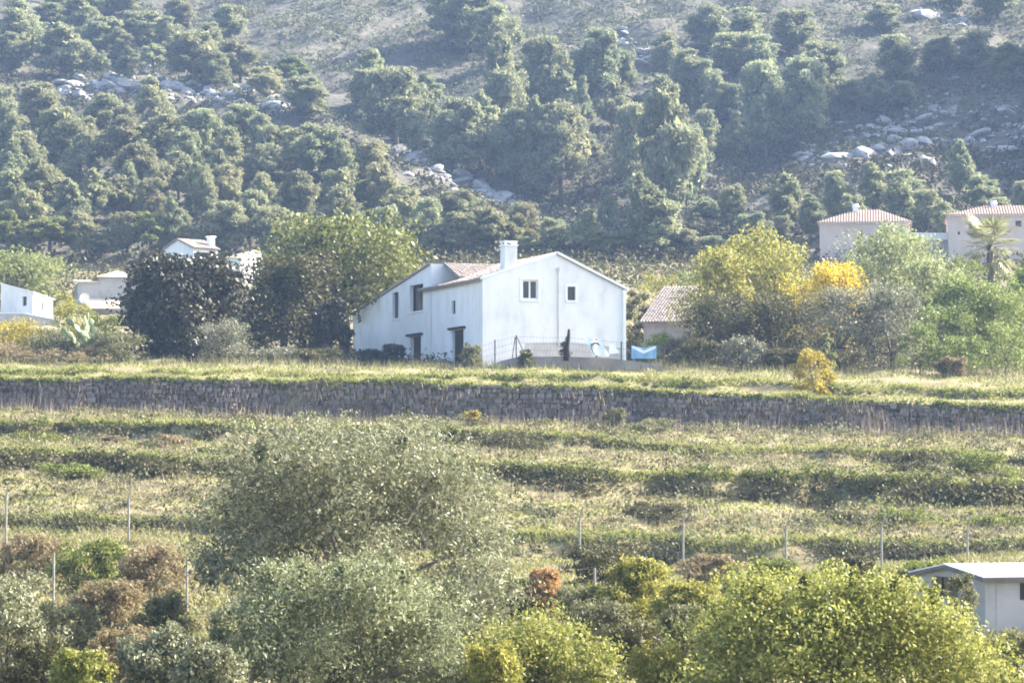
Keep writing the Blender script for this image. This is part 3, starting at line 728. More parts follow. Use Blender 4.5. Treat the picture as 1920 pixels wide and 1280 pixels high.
# pink barn right of the farmhouse
h6 = House("barn", "old barn with faded pink roof right of the farmhouse", "barn", 1207, 655, 234, -20)
w_, zt_ = h6.gx(1325, 594); zt_ = h6.gx(1207, 602)[1]; dp = 6.0; zr_ = zt_ + 2.9
simple_walls(h6, [[(0, 0, -4.0), (w_, 0, -4.0), (w_, 0, zt_), (0, 0, zt_)], [(0, 0, -4.0), (0, dp, -4.0), (0, dp, zr_), (0, 0, zt_)], [(w_, 0, -4.0), (w_, dp, -4.0), (w_, dp, zr_), (w_, 0, zt_)], [(0, dp, -4.0), (w_, dp, -4.0), (w_, dp, zr_), (0, dp, zr_)]], 'yard')
roof(h6.root, (-.3, -.35, zt_ - .1), (w_ + .6, 0, 0), (0, dp + .5, zr_ - zt_ + .25), tile='pinkroof')
# cabin in the foreground
h7 = House("cabin", "grey cabin with white metal roof behind the lime bush", "cabin", 1848, 1235, 86, 18)
e0 = h7.gx(1848, 1080)[1]; lx = 5.2; yp, zpk = h7.fy(1779, 1060); yl, zll = h7.fy(1716, 1077)
def hr(f, x0, y0, x1, y1):
    a, zt = f(x0, y0); c, zb = f(x1, y1); return (min(a, c), zb, max(a, c), zt)
q1 = hr(h7.fy, 1747, 1079, 1795, 1120); q2 = hr(h7.fy, 1805, 1080, 1821, 1100); q3 = hr(h7.gx, 1912, 1092, 1945, 1124)
wall_panel("wall", [(0, -.4), (yl, -.4), (yl, e0), (yp, zpk), (0, e0)], [rect(*q1), rect(*q2)], h7.fmap, (1, 0, 0), M['greywall'], h7.root, .1)
wall_panel("wall", [(0, -.4), (lx, -.4), (lx, e0), (0, e0)], [rect(*q3)], h7.gmap, (0, 1, 0), M['greywall'], h7.root, .1)
simple_walls(h7, [[(lx, 0, -.4), (lx, yl, -.4), (lx, yl, e0), (lx, yp, zpk), (lx, 0, e0)], [(0, yl, -.4), (lx, yl, -.4), (lx, yl, e0), (0, yl, e0)]], 'greywall')
opening(h7.root, "window", h7.fmap, (1, 0, 0), q1, .06, 2, 'frame', fw=.04); opening(h7.root, "window", h7.fmap, (1, 0, 0), q2, .06, 0, 'frame', fw=.03); opening(h7.root, "window", h7.gmap, (0, 1, 0), q3, .06, 1, 'frame', fw=.04)
for k in range(7):   # vertical joints of the wall sheets
    x = .35 + k * .75
    if not (q3[0] - .1 < x < q3[2] + .1): MB().box((x, -.012, -.4), (x + .025, -.002, e0 - .05)).build("batten", M['greywall'], h7.root)
for (ya, za, yb, zb) in ((-.18, e0 - .03, yp, zpk + .03), (yl + .18, e0 - .03, yp, zpk + .03)):
    b = MB(); b.slab([(-.15, ya, za), (lx + .15, ya, za), (lx + .15, yb, zb), (-.15, yb, zb)], (0, 0, .035)); rf = b.build("roof", M['metalroof'], h7.root)
    n = 22; t = MB()
    for i in range(n):
        x = -.1 + (lx + .2) * (i + .5) / n; t.tube([(x, ya, za + .04), (x, yb, zb + .04)], .018, 4)
    t.build("roof_rib", M['metalroof'], rf)["kind"] = "stuff"
b = MB(); b.slab([(-.17, -.2, e0 - .15), (lx + .17, -.2, e0 - .15), (lx + .17, -.2, e0 - .035), (-.17, -.2, e0 - .035)], (0, .03, 0)); b.build("fascia", M['trim'], h7.root)
b = MB(); b.slab([(-.19, -.18, e0 - .14), (-.19, yp, zpk - .08), (-.19, yl + .18, e0 - .14), (-.19, yl + .18, e0 - .035), (-.19, yp, zpk + .025), (-.19, -.18, e0 - .035)], (.03, 0, 0)); b.build("bargeboard", M['trim'], h7.root)

# ---------------------------------------------------------------- yard in front of the farmhouse
yw = House("yard_wall", "low grey rendered wall in front of the farmhouse gable", "wall", 915, 706, 195.5, 2)
def yx(px, py): return yw.gx(px, py)
b = MB(); pts = [(yx(915, 690)[0], -.6)] + [(yx(1245, 700)[0], -.6)] + [yx(x, y) for x, y in ((1245, 684), (1180, 676), (1140, 671), (1050, 668), (970, 669), (940, 676), (915, 686))]
b.slab([(u, 0, z) for u, z in pts], (0, .35, 0)); b.build("wall", M['yard'], yw.root)
fy_ = empty("yard_fence", at(968, 695, 195.9), "wire fence on thin posts along the yard wall", "fence")
o_ = fy_.location
def rel(px, py, D=195.9): return at(px, py, D) - o_
for (a, t_, b_, c) in ((928, 637, 928, 686), (968, 628, 968, 690), (1118, 636, 1118, 680), (1165, 640, 1165, 680), (1195, 640, 1195, 684), (1245, 648, 1245, 690)):
    MB().tube([rel(b_, c), rel(a, t_)], .04, 6).build("post", M['wood'], fy_)
for (a, t_, b_, c) in ((970, 632, 986, 672), (966, 632, 959, 682)): MB().tube([rel(a, t_), rel(b_, c)], .03, 5).build("brace", M['wood'], fy_)
for dy in (0, 12, 24, 36):
    MB().tube([rel(905, 648 + dy * .9), rel(928, 640 + dy), rel(968, 630 + dy), rel(1020, 633 + dy), rel(1063, 632 + dy), rel(1118, 638 + dy), rel(1165, 642 + dy), rel(1245, 651 + dy)], .009, 4).build("wire", M['wire'], fy_)
b = MB()
for x in range(910, 1240, 6):
    yt0 = np.interp(x, [905, 928, 968, 1063, 1165, 1245], [648, 640, 630, 632, 642, 651]); b.tube([rel(x, yt0), rel(x + 3, yt0 + 20), rel(x, yt0 + 36)], .005, 3)
b.build("mesh", M['wire'], fy_)["kind"] = "stuff"
st = empty("stump", at(1062, 674, 195.2), "dark vine-wrapped wooden stump rising above the yard wall", "stump")
o_ = st.location
MB().tube([rel(1061, 676, 195.2), rel(1063, 650, 195.2), rel(1066, 632, 195.2), rel(1067, 617, 195.2)], [.2, .17, .12, .09], 7).build("trunk", M['wood'], st, True)
r = np.random.default_rng(3); P, u = crown_points(r, [(-.1, 0, .35, .35, .25, .4), (-.2, 0, .85, .25, .2, .3), (.02, 0, 1.2, .15, .12, .25)], 700)
link("vine", quads_mesh("stump_vine", leaf_quads(r, P, .12)), M['dark'], st)
# leaning white sheet with a dark curved mark, blue tarp
sh = empty("white_sheet", at(1120, 676, 194.9), "white sheet with a dark curved mark slumped over the yard wall", "sheet")
o_ = sh.location; n1, n2 = 14, 10; V = []
c4 = [rel(1097, 634, 195.3), rel(1126, 638, 195.2), rel(1142, 668, 194.6), rel(1112, 668, 194.6)]
for i in range(n2 + 1):
    for j in range(n1 + 1):
        s, t = j / n1, i / n2; p = (c4[0] * (1 - s) + c4[1] * s) * (1 - t) + (c4[3] * (1 - s) + c4[2] * s) * t
        p = p + Vector((0, .07 * math.sin(s * 9 + t * 4) + .04 * math.sin(t * 13), .05 * math.sin(s * 7))); V.append(p)
F = [(i * (n1 + 1) + j, i * (n1 + 1) + j + 1, (i + 1) * (n1 + 1) + j + 1, (i + 1) * (n1 + 1) + j) for i in range(n2) for j in range(n1)]
b = MB(); b.add(V, F); b.add([v + Vector((0, .03, 0)) for v in V], [f[::-1] for f in F]); b.build("cloth", M['tarp_white'], sh, True)
b = MB(); b.tube([rel(1108, 652, 194.75), rel(1109, 646, 194.9), rel(1114, 643, 194.95), rel(1121, 644, 194.9), rel(1125, 648, 194.8)], [.03, .07, .08, .08, .03], 5); b.tube([rel(1108, 652, 194.75), rel(1114, 662, 194.55), rel(1121, 668, 194.5)], .035, 5); b.build("mark", M['ink'], sh)
V = []
c4 = [rel(1143, 646, 195.3), rel(1150, 645, 195.3), rel(1162, 661, 194.9), rel(1141, 664, 194.9)]
b = MB(); b.slab(c4, (0, .04, 0)); b.build("cloth_scrap", M['tarp_white'], sh)
bt = empty("tarp", at(1207, 678, 195.0), "blue tarp with a white chevron hung beside the farmhouse", "tarp")
o_ = bt.location; b = MB(); n1 = 12; V = []
for i in range(9):
    for j in range(n1 + 1):
        px_ = 1184 + 47 * j / n1; sag = 9 * (1 - abs(j / n1 * 2 - 1)) ; py_ = 647 + sag * .6 + (672 - 647 - sag * .6) * i / 8
        p = rel(px_, py_, 195.0); p.y += .06 * math.sin(j * 1.3) + .03 * math.sin(i * 1.1 + j); V.append(p)
F = [(i * (n1 + 1) + j, i * (n1 + 1) + j + 1, (i + 1) * (n1 + 1) + j + 1, (i + 1) * (n1 + 1) + j) for i in range(8) for j in range(n1)]
b.add(V, F); b.add([v + Vector((0, .03, 0)) for v in V], [f[::-1] for f in F]); b.build("sheet", M['tarp'], bt, True)
b = MB(); b.slab([rel(1186, 648, 194.86), rel(1207, 657, 194.86), rel(1229, 649, 194.86), rel(1229, 653, 194.86), rel(1207, 663, 194.86), rel(1186, 652, 194.86)], (0, .02, 0)); b.build("chevron", M['tarp_white'], bt)

# ---------------------------------------------------------------- fences across the terraces
fc = empty("fence", gpt(960, 120), "tall wire fence with bent post tops crossing below the terraces", "fence")
o_ = fc.location; tops = []
for (px_, yt_, yb_) in ((-190, 898, 1014), (11, 902, 1016), (241, 908, 1018), (450, 915, 1030), (660, 925, 1045), (870, 938, 1055), (1087, 948, 1064), (1281, 952, 1088), (1474, 962, 1084), (1653, 962, 1070), (1814, 966, 1054), (1990, 968, 1050)):
    Dp = 119.0; g0 = gpt(px_, Dp) - o_; t_ = at(px_, yt_, Dp) - o_; kn = t_ - Vector((.0, 0, .55)); kn.x = g0.x; tp = Vector((g0.x + .14, g0.y - .25, t_.z))
    po = MB().tube([g0 - Vector((0, 0, .3)), kn], .045, 8).build("post", M['concrete'], fc); MB().tube([kn, tp], .03, 6).build("arm", M['concrete'], po); tops.append((g0, kn, tp))
for f in (.06, .35, .65, 1.0): MB().tube([a.lerp(c, f) for a, c, _ in tops], .008, 4).build("wire", M['wire'], fc)
for f in (.4, .95): MB().tube([c.lerp(t_, f) for _, c, t_ in tops], .008, 4).build("wire", M['wire'], fc)
b = MB()
for (a, c, _), (a2, c2, _) in zip(tops[:-1], tops[1:]):
    n = int((a2 - a).length / .28)
    for i in range(n):
        f0, f1 = i / n, min(1, (i + 3) / n); b.tube([a.lerp(a2, f0), c.lerp(c2, f1)], .003, 3); b.tube([a.lerp(a2, f1), c.lerp(c2, f0)], .003, 3)
b.build("mesh", M['wire'], fc)["kind"] = "stuff"
lf = empty("fence", gpt(960, 94), "lower wire fence on straight pale posts in the brambles", "fence")
o_ = lf.location; tops = []
for (px_, yt_, yb_) in ((-150, 1030, 1150), (100, 1036, 1150), (350, 1044, 1157), (600, 1050, 1160), (860, 1058, 1155), (1115, 1064, 1152), (1370, 1075, 1160), (1620, 1090, 1170)):
    Dp = 94.5; g0 = gpt(px_, Dp) - o_; t_ = at(px_, yt_, Dp) - o_; t_.x = g0.x
    MB().tube([g0 - Vector((0, 0, .3)), t_], .038, 8).build("post", M['concrete'], lf); tops.append((g0, t_))
for f in (.2, .6, .97): MB().tube([a.lerp(c, f) for a, c in tops], .006, 4).build("wire", M['wire'], lf)
bag = empty("bag", gpt(1062, 98), "crumpled white bag caught in the bushes by the orange shrub", "bag"); bag.location = at(1062, 1145, 98)
r = np.random.default_rng(8); bm = bmesh.new(); bmesh.ops.create_icosphere(bm, subdivisions=2, radius=1)
for v in bm.verts: v.co = Vector((v.co.x * .17, v.co.y * .15, v.co.z * .32 + .3)) * (1 + .25 * r.uniform(-1, 1))
me = bpy.data.meshes.new("bag"); bm.to_mesh(me); bm.free(); link("sack", me, M['tarp_white'], bag); MB().tube([(0, 0, -.35), (0.02, 0, .2)], .03, 5).build("stick", M['wood'], bag)
SHP = "tall pines beside the dark shadow patch"
UP = "pines above the upper rock outcrop"; SP_ = "pines on the wooded spur"; GU = "pines in the gully behind the spur"; TOP = "pines high on the mountain"; RI = "pines along the far ridge"; FO = "pines at the foot of the hill"
PINES = [  # column, top row, bottom row, width, kind, label, group
(35, -8, 105, 85, 't1', "tall grey-green pine at the picture's left border above the rock outcrop", UP),
(18, 60, 135, 70, 'r2', "dense pine standing over the dark hollow at the upper left border", UP),
(115, 38, 142, 92, 't2', "broad tall pine just above the left end of the upper rock outcrop", UP),
(90, 4, 48, 66, 'r1', "pine crown cut close to the top border, behind the tall pair at upper left", UP),
(185, 28, 102, 88, 'r1', "rounded pine behind and right of the broad tall pine over the outcrop", UP),
(265, 16, 88, 88, 'r2', "wide pine centred above the middle of the upper rock outcrop", UP),
(288, 80, 136, 56, 'u2', "low dark-bellied pine touching the top of the upper rock outcrop", UP),
(362, 54, 145, 102, 'r3', "wide pine with dark underside above the outcrop's brightest boulders", UP),
(430, 6, 74, 68, 'r1', "lone rounded pine near the top where bare slope begins", UP),
(450, 72, 150, 78, 'r4', "pine over the right end of the upper rock outcrop", UP),
(335, -6, 55, 62, 'r3', "small pine near the top border between two wide pines above the outcrop", UP),
(180, -22, 34, 62, 't1', "pine cut by the top border above the rounded pine", UP),
(190, 94, 136, 32, 't1', "slim young pine on the rim of the upper rock outcrop", UP),
(105, -40, 8, 62, 't2', "pine mostly cut off by the top border at upper left", UP),
(235, -30, 26, 62, 'r2', "pine at the top border, second from the slim boulder gap", UP),
(500, 122, 182, 64, 'r4', "bushy pine right of the upper outcrop below the dark shadow's tip", UP),
(545, 104, 166, 78, 'g1', "yellowish bushy pine beside the left tip of the dark shadow patch", UP),
(582, 140, 220, 84, 'r4', "olive-toned pine on the crest between the two rock outcrops", UP),
(75, 150, 232, 92, 'r3', "pine directly under the left end of the upper rock outcrop", SP_),
(5, 158, 215, 54, 'r1', "pine cut by the left border level with the upper rock outcrop", SP_),
(200, 172, 236, 82, 'u2', "umbrella-topped pine standing in front of the bluish boulders", SP_),
(285, 138, 212, 66, 't1', "upright pine splitting the upper rock outcrop in two", SP_),
(30, 204, 292, 68, 'r2', "grey pine near the left border, second row below the upper outcrop", SP_),
(112, 194, 288, 98, 'r3', "large rounded pine below the outcrop's left end, over the dark hollow", SP_),
(228, 214, 302, 112, 'u1', "widest pine on the spur, over the large purple shadow", SP_),
(315, 210, 292, 100, 'r3', "broad pine right of the widest pine on the spur", SP_),
(385, 198, 276, 74, 'r1', "pine under the bright boulders of the upper outcrop", SP_),
(460, 190, 262, 82, 'r2', "dark green pine under the right end of the upper outcrop", SP_),
(22, 254, 332, 66, 't1', "tall narrow pine at the left border, middle of the spur", SP_),
(80, 292, 382, 98, 'u1', "large pine with lit right flank above the dark trunk band", SP_),
(15, 312, 384, 64, 'r2', "shaded pine at the left border above the two light green crowns", SP_),
(172, 312, 388, 68, 't1', "pointed pine at the edge of the big dark gap on the spur", SP_),
(258, 264, 348, 88, 'r3', "brownish pine right of the big purple shadow on the spur", SP_),
(215, 324, 388, 68, 'u1', "pine crowded between the pointed pine and the brownish one", SP_),
(280, 330, 398, 60, 'r4', "pine just above the yellow-lit pine over the white bungalow", SP_),
(335, 280, 342, 62, 'r3', "small greenish pine in the middle of the wooded spur", SP_),
(382, 320, 388, 48, 't3', "slim pine leaning light against the dark gap above the bungalow", SP_),
(425, 304, 376, 62, 'r4', "pine with bare trunks showing, left of the walnut tree's top", SP_),
(470, 284, 346, 62, 'r1', "greenish pine up the slope from the walnut tree", SP_),
(515, 234, 292, 78, 'r4', "pine in the third row under the outcrop, above the bushy cluster", SP_),
(537, 288, 346, 86, 'u1', "layered pine left of the large dark shadow on the crest", SP_),
(605, 226, 320, 104, 'r2', "big dark pine mass on the crest left of the lower rock streak", SP_),
(685, 258, 326, 82, 'r4', "brownish pine against the top of the lower rock streak", SP_),
(690, 330, 382, 92, 'g1', "light green spreading pine below the lower rock streak", SP_),
(755, 344, 402, 64, 'r4', "pine below the middle of the lower rock streak", SP_),
(580, 344, 392, 82, 'u1', "low spreading pine straight above the walnut tree", SP_),
(640, 380, 432, 66, 'r3', "pine peeping over the top of the walnut tree", SP_),
(858, 352, 408, 92, 'r3', "pine under the lower end of the rock streak", SP_),
(850, 394, 462, 88, 'r4', "pine behind the farmhouse roof, left of the chimney", SP_),
(925, 385, 472, 92, 'u1', "wide pine right behind the farmhouse chimney", SP_),
(785, 400, 452, 64, 'r2', "dark pine right of the walnut tree's crown", SP_),
(510, 380, 472, 74, 'r2', "grey pine between the bungalow and the walnut tree", SP_),
(12, 390, 468, 66, 'g1', "light green pine at the left border below the dark trunk band", FO),
(93, 400, 498, 110, 'g1', "big light green umbrella pine at the lower left of the wood", FO),
(230, 394, 452, 54, 'r4', "small brown pine left of the yellow-lit pine above the bungalow", FO),
(283, 392, 468, 76, 'g1', "yellow-lit pine up left of the white bungalow", FO),
(350, 418, 468, 58, 'u2', "low pine right behind the white bungalow's roof", FO),
(345, 392, 428, 28, 't3', "thin young pine above the bungalow's roof", FO),
(435, 372, 478, 92, 'r2', "large grey pine beside the bungalow's chimney", FO),
(692, 85, 215, 78, 't2', "pointed pine reaching up into the dark shadow patch", GU),
(742, 118, 272, 112, 'r1', "biggest pine of the clump below the dark shadow patch", GU),
(797, 134, 232, 72, 't1', "right-hand pine of the clump below the dark shadow patch", GU),
(850, 176, 332, 98, 'r1', "large pine just above the lower rock streak", GU),
(900, 164, 312, 74, 't1', "taller pine behind the one above the lower rock streak", GU),
(875, -22, 68, 84, 'r2', "pine at the top border over the dark shadow patch's right end", TOP),
(850, -45, 62, 84, 'r1', "tall pine at the top border just above the dark shadow patch", SHP),
(905, -38, 92, 90, 't1', "tall pine at the dark shadow patch's right end, next to the border pine", SHP),
(925, 6, 118, 84, 'r2', "tall pine closing the dark shadow patch's right end", SHP),
(885, 10, 84, 80, 't2', "tall pine inside the right end of the dark shadow patch", SHP),
(937, 54, 205, 84, 't2', "tall teal pine right of the dark shadow patch", TOP),
(960, 194, 300, 74, 'r1', "left pine of the large clump above the farmhouse chimney", GU),
(1002, 174, 300, 64, 't1', "pointed pine in the large clump above the farmhouse chimney", GU),
(1052, 182, 312, 98, 'r3', "warm-lit largest pine of the clump above the chimney", GU),
(1087, 238, 296, 62, 'u2', "low right-hand pine of the clump above the chimney", GU),
(1025, 60, 168, 84, 'r1', "pine on the open slope above the chimney clump", TOP),
(1117, 46, 142, 80, 'r1', "rounded pine on the open slope near the bare stony strip", TOP),
(1090, 138, 230, 40, 't1', "very slender pine between the chimney clump and the open slope", GU),
(1148, 146, 216, 54, 't2', "small pointed pine left of the tallest pine", GU),
(1245, 133, 332, 112, 't2', "tallest pine of all, standing before the deep blue gully", GU),
(1195, 184, 302, 70, 'r1', "left shoulder pine leaning against the tallest pine", GU),
(1287, 228, 346, 66, 'r2', "right shoulder pine beside the tallest pine, against the gully shade", GU),
(1215, 318, 432, 90, 'w1', "twin-topped pine below the tallest pine", GU),
(1250, 54, 116, 64, 't1', "pine left of the pair under the teal treetops", TOP),
(1290, 88, 162, 66, 'r3', "pine above the tallest pine's tip", TOP),
(1335, 2, 72, 80, 'r2', "teal pine high up right of the small blue shadow", TOP),
(1385, 58, 118, 100, 'r1', "wide pale pine high up, right of the teal pine", TOP),
(1400, 10, 55, 60, 'r1', "pine near the top border right of the teal pine", TOP),
(1375, 154, 206, 50, 'r1', "small round pine on the gully rim, upper of two", GU),
(1378, 206, 272, 44, 't1', "small pine on the gully rim, lower of two", GU),
(1435, 104, 232, 84, 'r1', "left half of the great pine pair above the blue gully", TOP),
(1496, 97, 218, 90, 'r1', "right half of the great pine pair above the blue gully", TOP),
(1545, 74, 150, 84, 'r2', "pine right behind the great pair above the gully", TOP),
(1490, 14, 76, 82, 'r1', "pine up the bare slope above the great pair", TOP),
(1660, 2, 52, 58, 'r2', "blue-green pine next to the pale track at the top", RI),
(1685, 60, 142, 76, 'r1', "first pine of the ridge row, next to the bare stony slope", RI),
(1755, 66, 128, 66, 'r2', "second pine of the ridge row below the pale track", RI),
(1825, 54, 122, 74, 'r1', "third pine of the ridge row below the pale track", RI),
(1892, 78, 150, 70, 'g1', "last and greenest pine of the ridge row at the right border", RI),
(1595, 147, 192, 44, 'r1', "small lit pine alone in the blue shade below the ridge row", RI),
(1690, 150, 196, 48, 'r1', "small lit pine in the blue shade under the ridge row's first pine", RI),
(1870, -35, 22, 84, 'r2', "far pine at the top right corner", RI),
(1785, -30, 12, 60, 'r2', "far pine at the top border right of the pale track", RI),
(1140, 346, 412, 42, 't1', "small round-headed pine alone before the dark shade behind the gable", FO),
(1232, 368, 448, 100, 'r1', "wide pine at the foot of the tallest pine", FO),
(1100, 388, 462, 68, 't1', "pale pine behind the gable's peak", FO),
(1037, 406, 468, 60, 'r2', "dark small pine just right of the chimney", FO),
(978, 374, 442, 80, 'r3', "brown rounded pine above the chimney, below the shade", FO),
(1180, 428, 482, 74, 'g1', "green pine right of the gable's peak, left of two", FO),
(1240, 445, 512, 84, 'g1', "green pine beyond the gable's eave, right of two", FO),
(1325, 368, 414, 64, 'u2', "flat-topped pine in the blue shade, left of two", FO),
(1370, 342, 408, 58, 'r2', "pine in the blue shade behind the flat-topped one", FO),
(1398, 398, 442, 44, 'r1', "small pine just above the yellow-green trees", FO),
(1475, 324, 398, 88, 'w1', "double-crowned teal pine left of the pink villas", FO),
(1570, 314, 388, 56, 'r1', "round pine standing behind the first pink villa's roof edge", FO),
(1636, 300, 372, 60, 't1', "pointed pine above the first pink villa's chimney", FO),
(1692, 312, 388, 78, 'r1', "bright round pine right of the first pink villa's roof", FO),
(1800, 256, 338, 60, 't1', "pointed pine against the shaded rock slope", FO),
(1840, 324, 388, 74, 'u2', "round pine behind the second pink villa's roof", FO),
(1922, 334, 392, 50, 'r1', "pine at the right border above the second villa", FO),
(1468, 402, 432, 36, 'r1', "little pine poking over the yellow-green trees, left of the villa", FO),
(1535, 394, 422, 30, 't1', "tiny pine at the first villa's wall corner", FO),
]
for p in PINES: pine(*p)
ORD = ["first", "second", "third", "fourth", "fifth", "sixth", "seventh", "eighth", "ninth", "tenth", "eleventh", "twelfth"]
def pine_rows(items, rows, h, what, group):
    """lesser pines, told apart by their row (from the top) and place in it (from the left)"""
    items = sorted(items, key=lambda q: q[1]); n = len(items); per = -(-n // rows)
    for j in range(rows):
        row = sorted(items[j * per:(j + 1) * per])
        for i, (x, y, w, k) in enumerate(row):
            pine(x, y, y + h, w, k, what % (ORD[i], ORD[j]), group)
pine_rows([(50, 240, 70, 'r1'), (150, 245, 74, 't1'), (165, 215, 60, 'r3'), (265, 232, 60, 't2'), (345, 240, 66, 'r1'), (425, 235, 66, 't3'), (490, 210, 62, 'r2'), (555, 235, 66, 'r1'), (640, 258, 60, 't3'),
        (130, 330, 60, 't2'), (50, 350, 70, 'r3'), (240, 300, 60, 't1'), (300, 300, 64, 'r2'), (365, 300, 60, 'r4'), (410, 275, 60, 't1'), (500, 262, 64, 'r2'), (490, 320, 66, 't3'), (560, 315, 66, 'r3'), (630, 310, 66, 'r2'),
        (720, 300, 60, 'r4'), (640, 345, 66, 't3'), (800, 365, 62, 'r1'), (720, 380, 66, 'r2'), (320, 365, 56, 't1'), (470, 350, 62, 'r1'), (150, 395, 60, 'r3'), (190, 430, 66, 't2'), (45, 430, 66, 'r2'), (320, 440, 56, 'r1'), (400, 420, 56, 't3'), (560, 395, 66, 'r1'), (890, 420, 66, 'r2'), (810, 425, 60, 'r4')], 4, 78, "half-hidden pine on the wooded spur, %s from the left in the %s row down", "half-hidden pines on the wooded spur")
pine_rows([(145, -12, 60, 't2'), (60, 25, 56, 'r1'), (225, 50, 60, 't1'), (310, 30, 56, 'r2'), (395, 40, 56, 'r3'), (150, 70, 52, 'r2'), (240, 85, 50, 't1'), (405, 95, 54, 'r1'), (970, 110, 60, 't1'), (1075, 90, 56, 'r2'), (1060, 130, 56, 't2'),
        (1170, 90, 50, 'r1'), (1320, 110, 60, 'r2'), (1345, 135, 56, 't1'), (1430, 60, 60, 'r1'), (1535, 120, 60, 't1'), (1640, 135, 50, 't1'), (1460, 150, 60, 't2'),
        (985, 235, 60, 'r2'), (930, 230, 66, 't1'), (1170, 240, 56, 'r1'), (1265, 290, 60, 't2'), (1325, 200, 46, 'r1'), (780, 200, 60, 'r2'), (1010, 280, 66, 'r1')], 3, 66, "small pine among larger ones on the upper slopes, %s from the left, %s row down", "small pines on the upper slopes")
pine_rows([(1290, 425, 66, 'r2'), (1340, 440, 60, 'r1'), (1420, 395, 56, 'r2'), (1520, 360, 56, 't1'), (1600, 360, 54, 'r2'), (1740, 350, 60, 'r1'), (1770, 375, 54, 'r2'), (1130, 430, 60, 'r1'), (1205, 475, 60, 'r2'), (980, 440, 60, 'r2'), (1880, 365, 56, 'r1')], 1, 60, "low pine at the hill's foot behind farmhouse and villas, %s from the left, %s row", "low pines behind the farmhouse")
pine_rows([(700, 455, 64, 'r1'), (765, 450, 60, 'r3'), (830, 462, 64, 'r2'), (900, 468, 60, 'r4'), (1010, 466, 60, 'r2'), (1075, 464, 62, 'r1'), (1140, 478, 60, 'r3'), (1215, 488, 62, 'r1'), (1285, 478, 64, 'r2'), (1350, 474, 60, 'r1'), (1420, 462, 60, 'r2')], 1, 44,
          "low dark pine just above the farmhouse roof's level, %s from the left, %s row", "pines hugging the farmhouse roof line")

# ---------------------------------------------------------------- dry stone terrace wall
tw = empty("terrace_wall", gpt(960, 178), "long grey dry stone wall holding the upper terrace", "wall")
o_ = tw.location; b = MB(); k = 12
d0, z0 = line_at(k, pxs); d1, z1 = line_at(k + 1, pxs)
r = np.random.default_rng(40); f0 = -.06
while f0 < .97:      # course by course, joints staggered
    fh = r.uniform(.09, .15); px_ = -260.0 + r.uniform(0, 12)
    while px_ < 2180:
        w_ = r.uniform(.24, .62); D0, Z0 = [float(v) for v in line_at(k, px_)]; D1, Z1 = [float(v) for v in line_at(k + 1, px_)]
        hh = fh * (Z1 - Z0) * r.uniform(.85, 1.12); z = Z0 + f0 * (Z1 - Z0) + .05 * noise(px_ / 30., f0 * 9, 3.); Dm = D0 + (D1 - D0) * (f0 + fh / 2) - .1 - r.uniform(0, .17)
        x = float(wx(px_ + w_ * ppm(D0) / 2, Dm, z)); ww = w_ * r.uniform(.84, .97) / 2; ro = r.uniform(-.03, .03)
        if r.random() > .05:
            vs = [Vector((x + sx * ww * r.uniform(.82, 1), Dm + dy * .3 + r.uniform(-.05, .05), z + hz_ * hh * r.uniform(.86, 1) + ro * sx)) - o_ for hz_ in (0.03, 1) for dy in (0, 1) for sx in (-1, 1)]
            b.add(vs, [(0, 1, 5, 4), (1, 3, 7, 5), (3, 2, 6, 7), (2, 0, 4, 6), (4, 5, 7, 6)])
        px_ += w_ * ppm(D0)
    f0 += fh
b.build("stone", M['wallstone'], tw)["kind"] = "stuff"

# ---------------------------------------------------------------- boulders on the hillside
def rock_mesh(seed):
    r = np.random.default_rng(seed); bm = bmesh.new(); bmesh.ops.create_icosphere(bm, subdivisions=2, radius=1)
    ax = unit(r, 7); off = r.uniform(.55, .95, 7)
    for v in bm.verts:
        d = np.array(v.co)
        for a, o in zip(ax, off):
            q = d @ a
            if q > o: d = d - a * (q - o)
        v.co = d * (1 + r.uniform(-.05, .05))
    me = bpy.data.meshes.new("boulder"); bm.to_mesh(me); bm.free(); me.materials.append(M['rock']); return me
ROCKS = [rock_mesh(60 + i) for i in range(6)]
OUT = []
def outcrop(label, pts, n, spread, size, seed):
    OUT.append(pts)
    """boulders strewn along a pixel path on the hillside"""
    r = np.random.default_rng(seed); D0 = hill_hit(pts[len(pts) // 2][0], pts[len(pts) // 2][1]); px0 = pts[len(pts) // 2][0]; z0 = float(hz(px0, D0))
    root = empty("rock_outcrop", (float(wx(px0, D0, z0)), D0, z0), label, "rocks"); o = root.location
    X = [p[0] for p in pts]; Y = [p[1] for p in pts]; S = [p[2] for p in pts]
    for i in range(n):
        px = r.uniform(X[0], X[-1]); py = np.interp(px, X, Y) + r.normal() * np.interp(px, X, S) * spread
        D = hill_hit(px, py); z = float(hz(px, D)); s = size * min(2.6, math.exp(r.normal() * .6 - .25))
        q = link("boulder", ROCKS[i % 6], None, root); q.location = Vector((float(wx(px, D, z)), D, z - s * .08)) - o
        q.scale = (s * r.uniform(.9, 2.0), s * r.uniform(.8, 1.3), s * r.uniform(.45, .9)); q.rotation_euler = (r.uniform(-.3, .3), r.uniform(-.3, .3), r.uniform(0, 6.28))
outcrop("upper outcrop of pale limestone boulders between the pines", [(95, 162, 16), (200, 158, 20), (300, 160, 16), (400, 172, 20), (470, 178, 14), (545, 200, 8)], 230, .75, .66, 71)
outcrop("lower streak of white boulders descending along the spur", [(688, 262, 6), (760, 296, 14), (840, 338, 12), (900, 360, 10), (1000, 398, 8)], 170, .8, .62, 72)
outcrop("bluish boulder field on the shaded slope above the pink villas", [(1500, 300, 18), (1620, 275, 30), (1750, 235, 42), (1850, 230, 50), (1960, 240, 55)], 300, .85, .62, 73)
outcrop("pale scree beside the track at the top right", [(1715, 25, 6), (1760, 35, 9), (1810, 50, 7)], 26, .8, .7, 74)
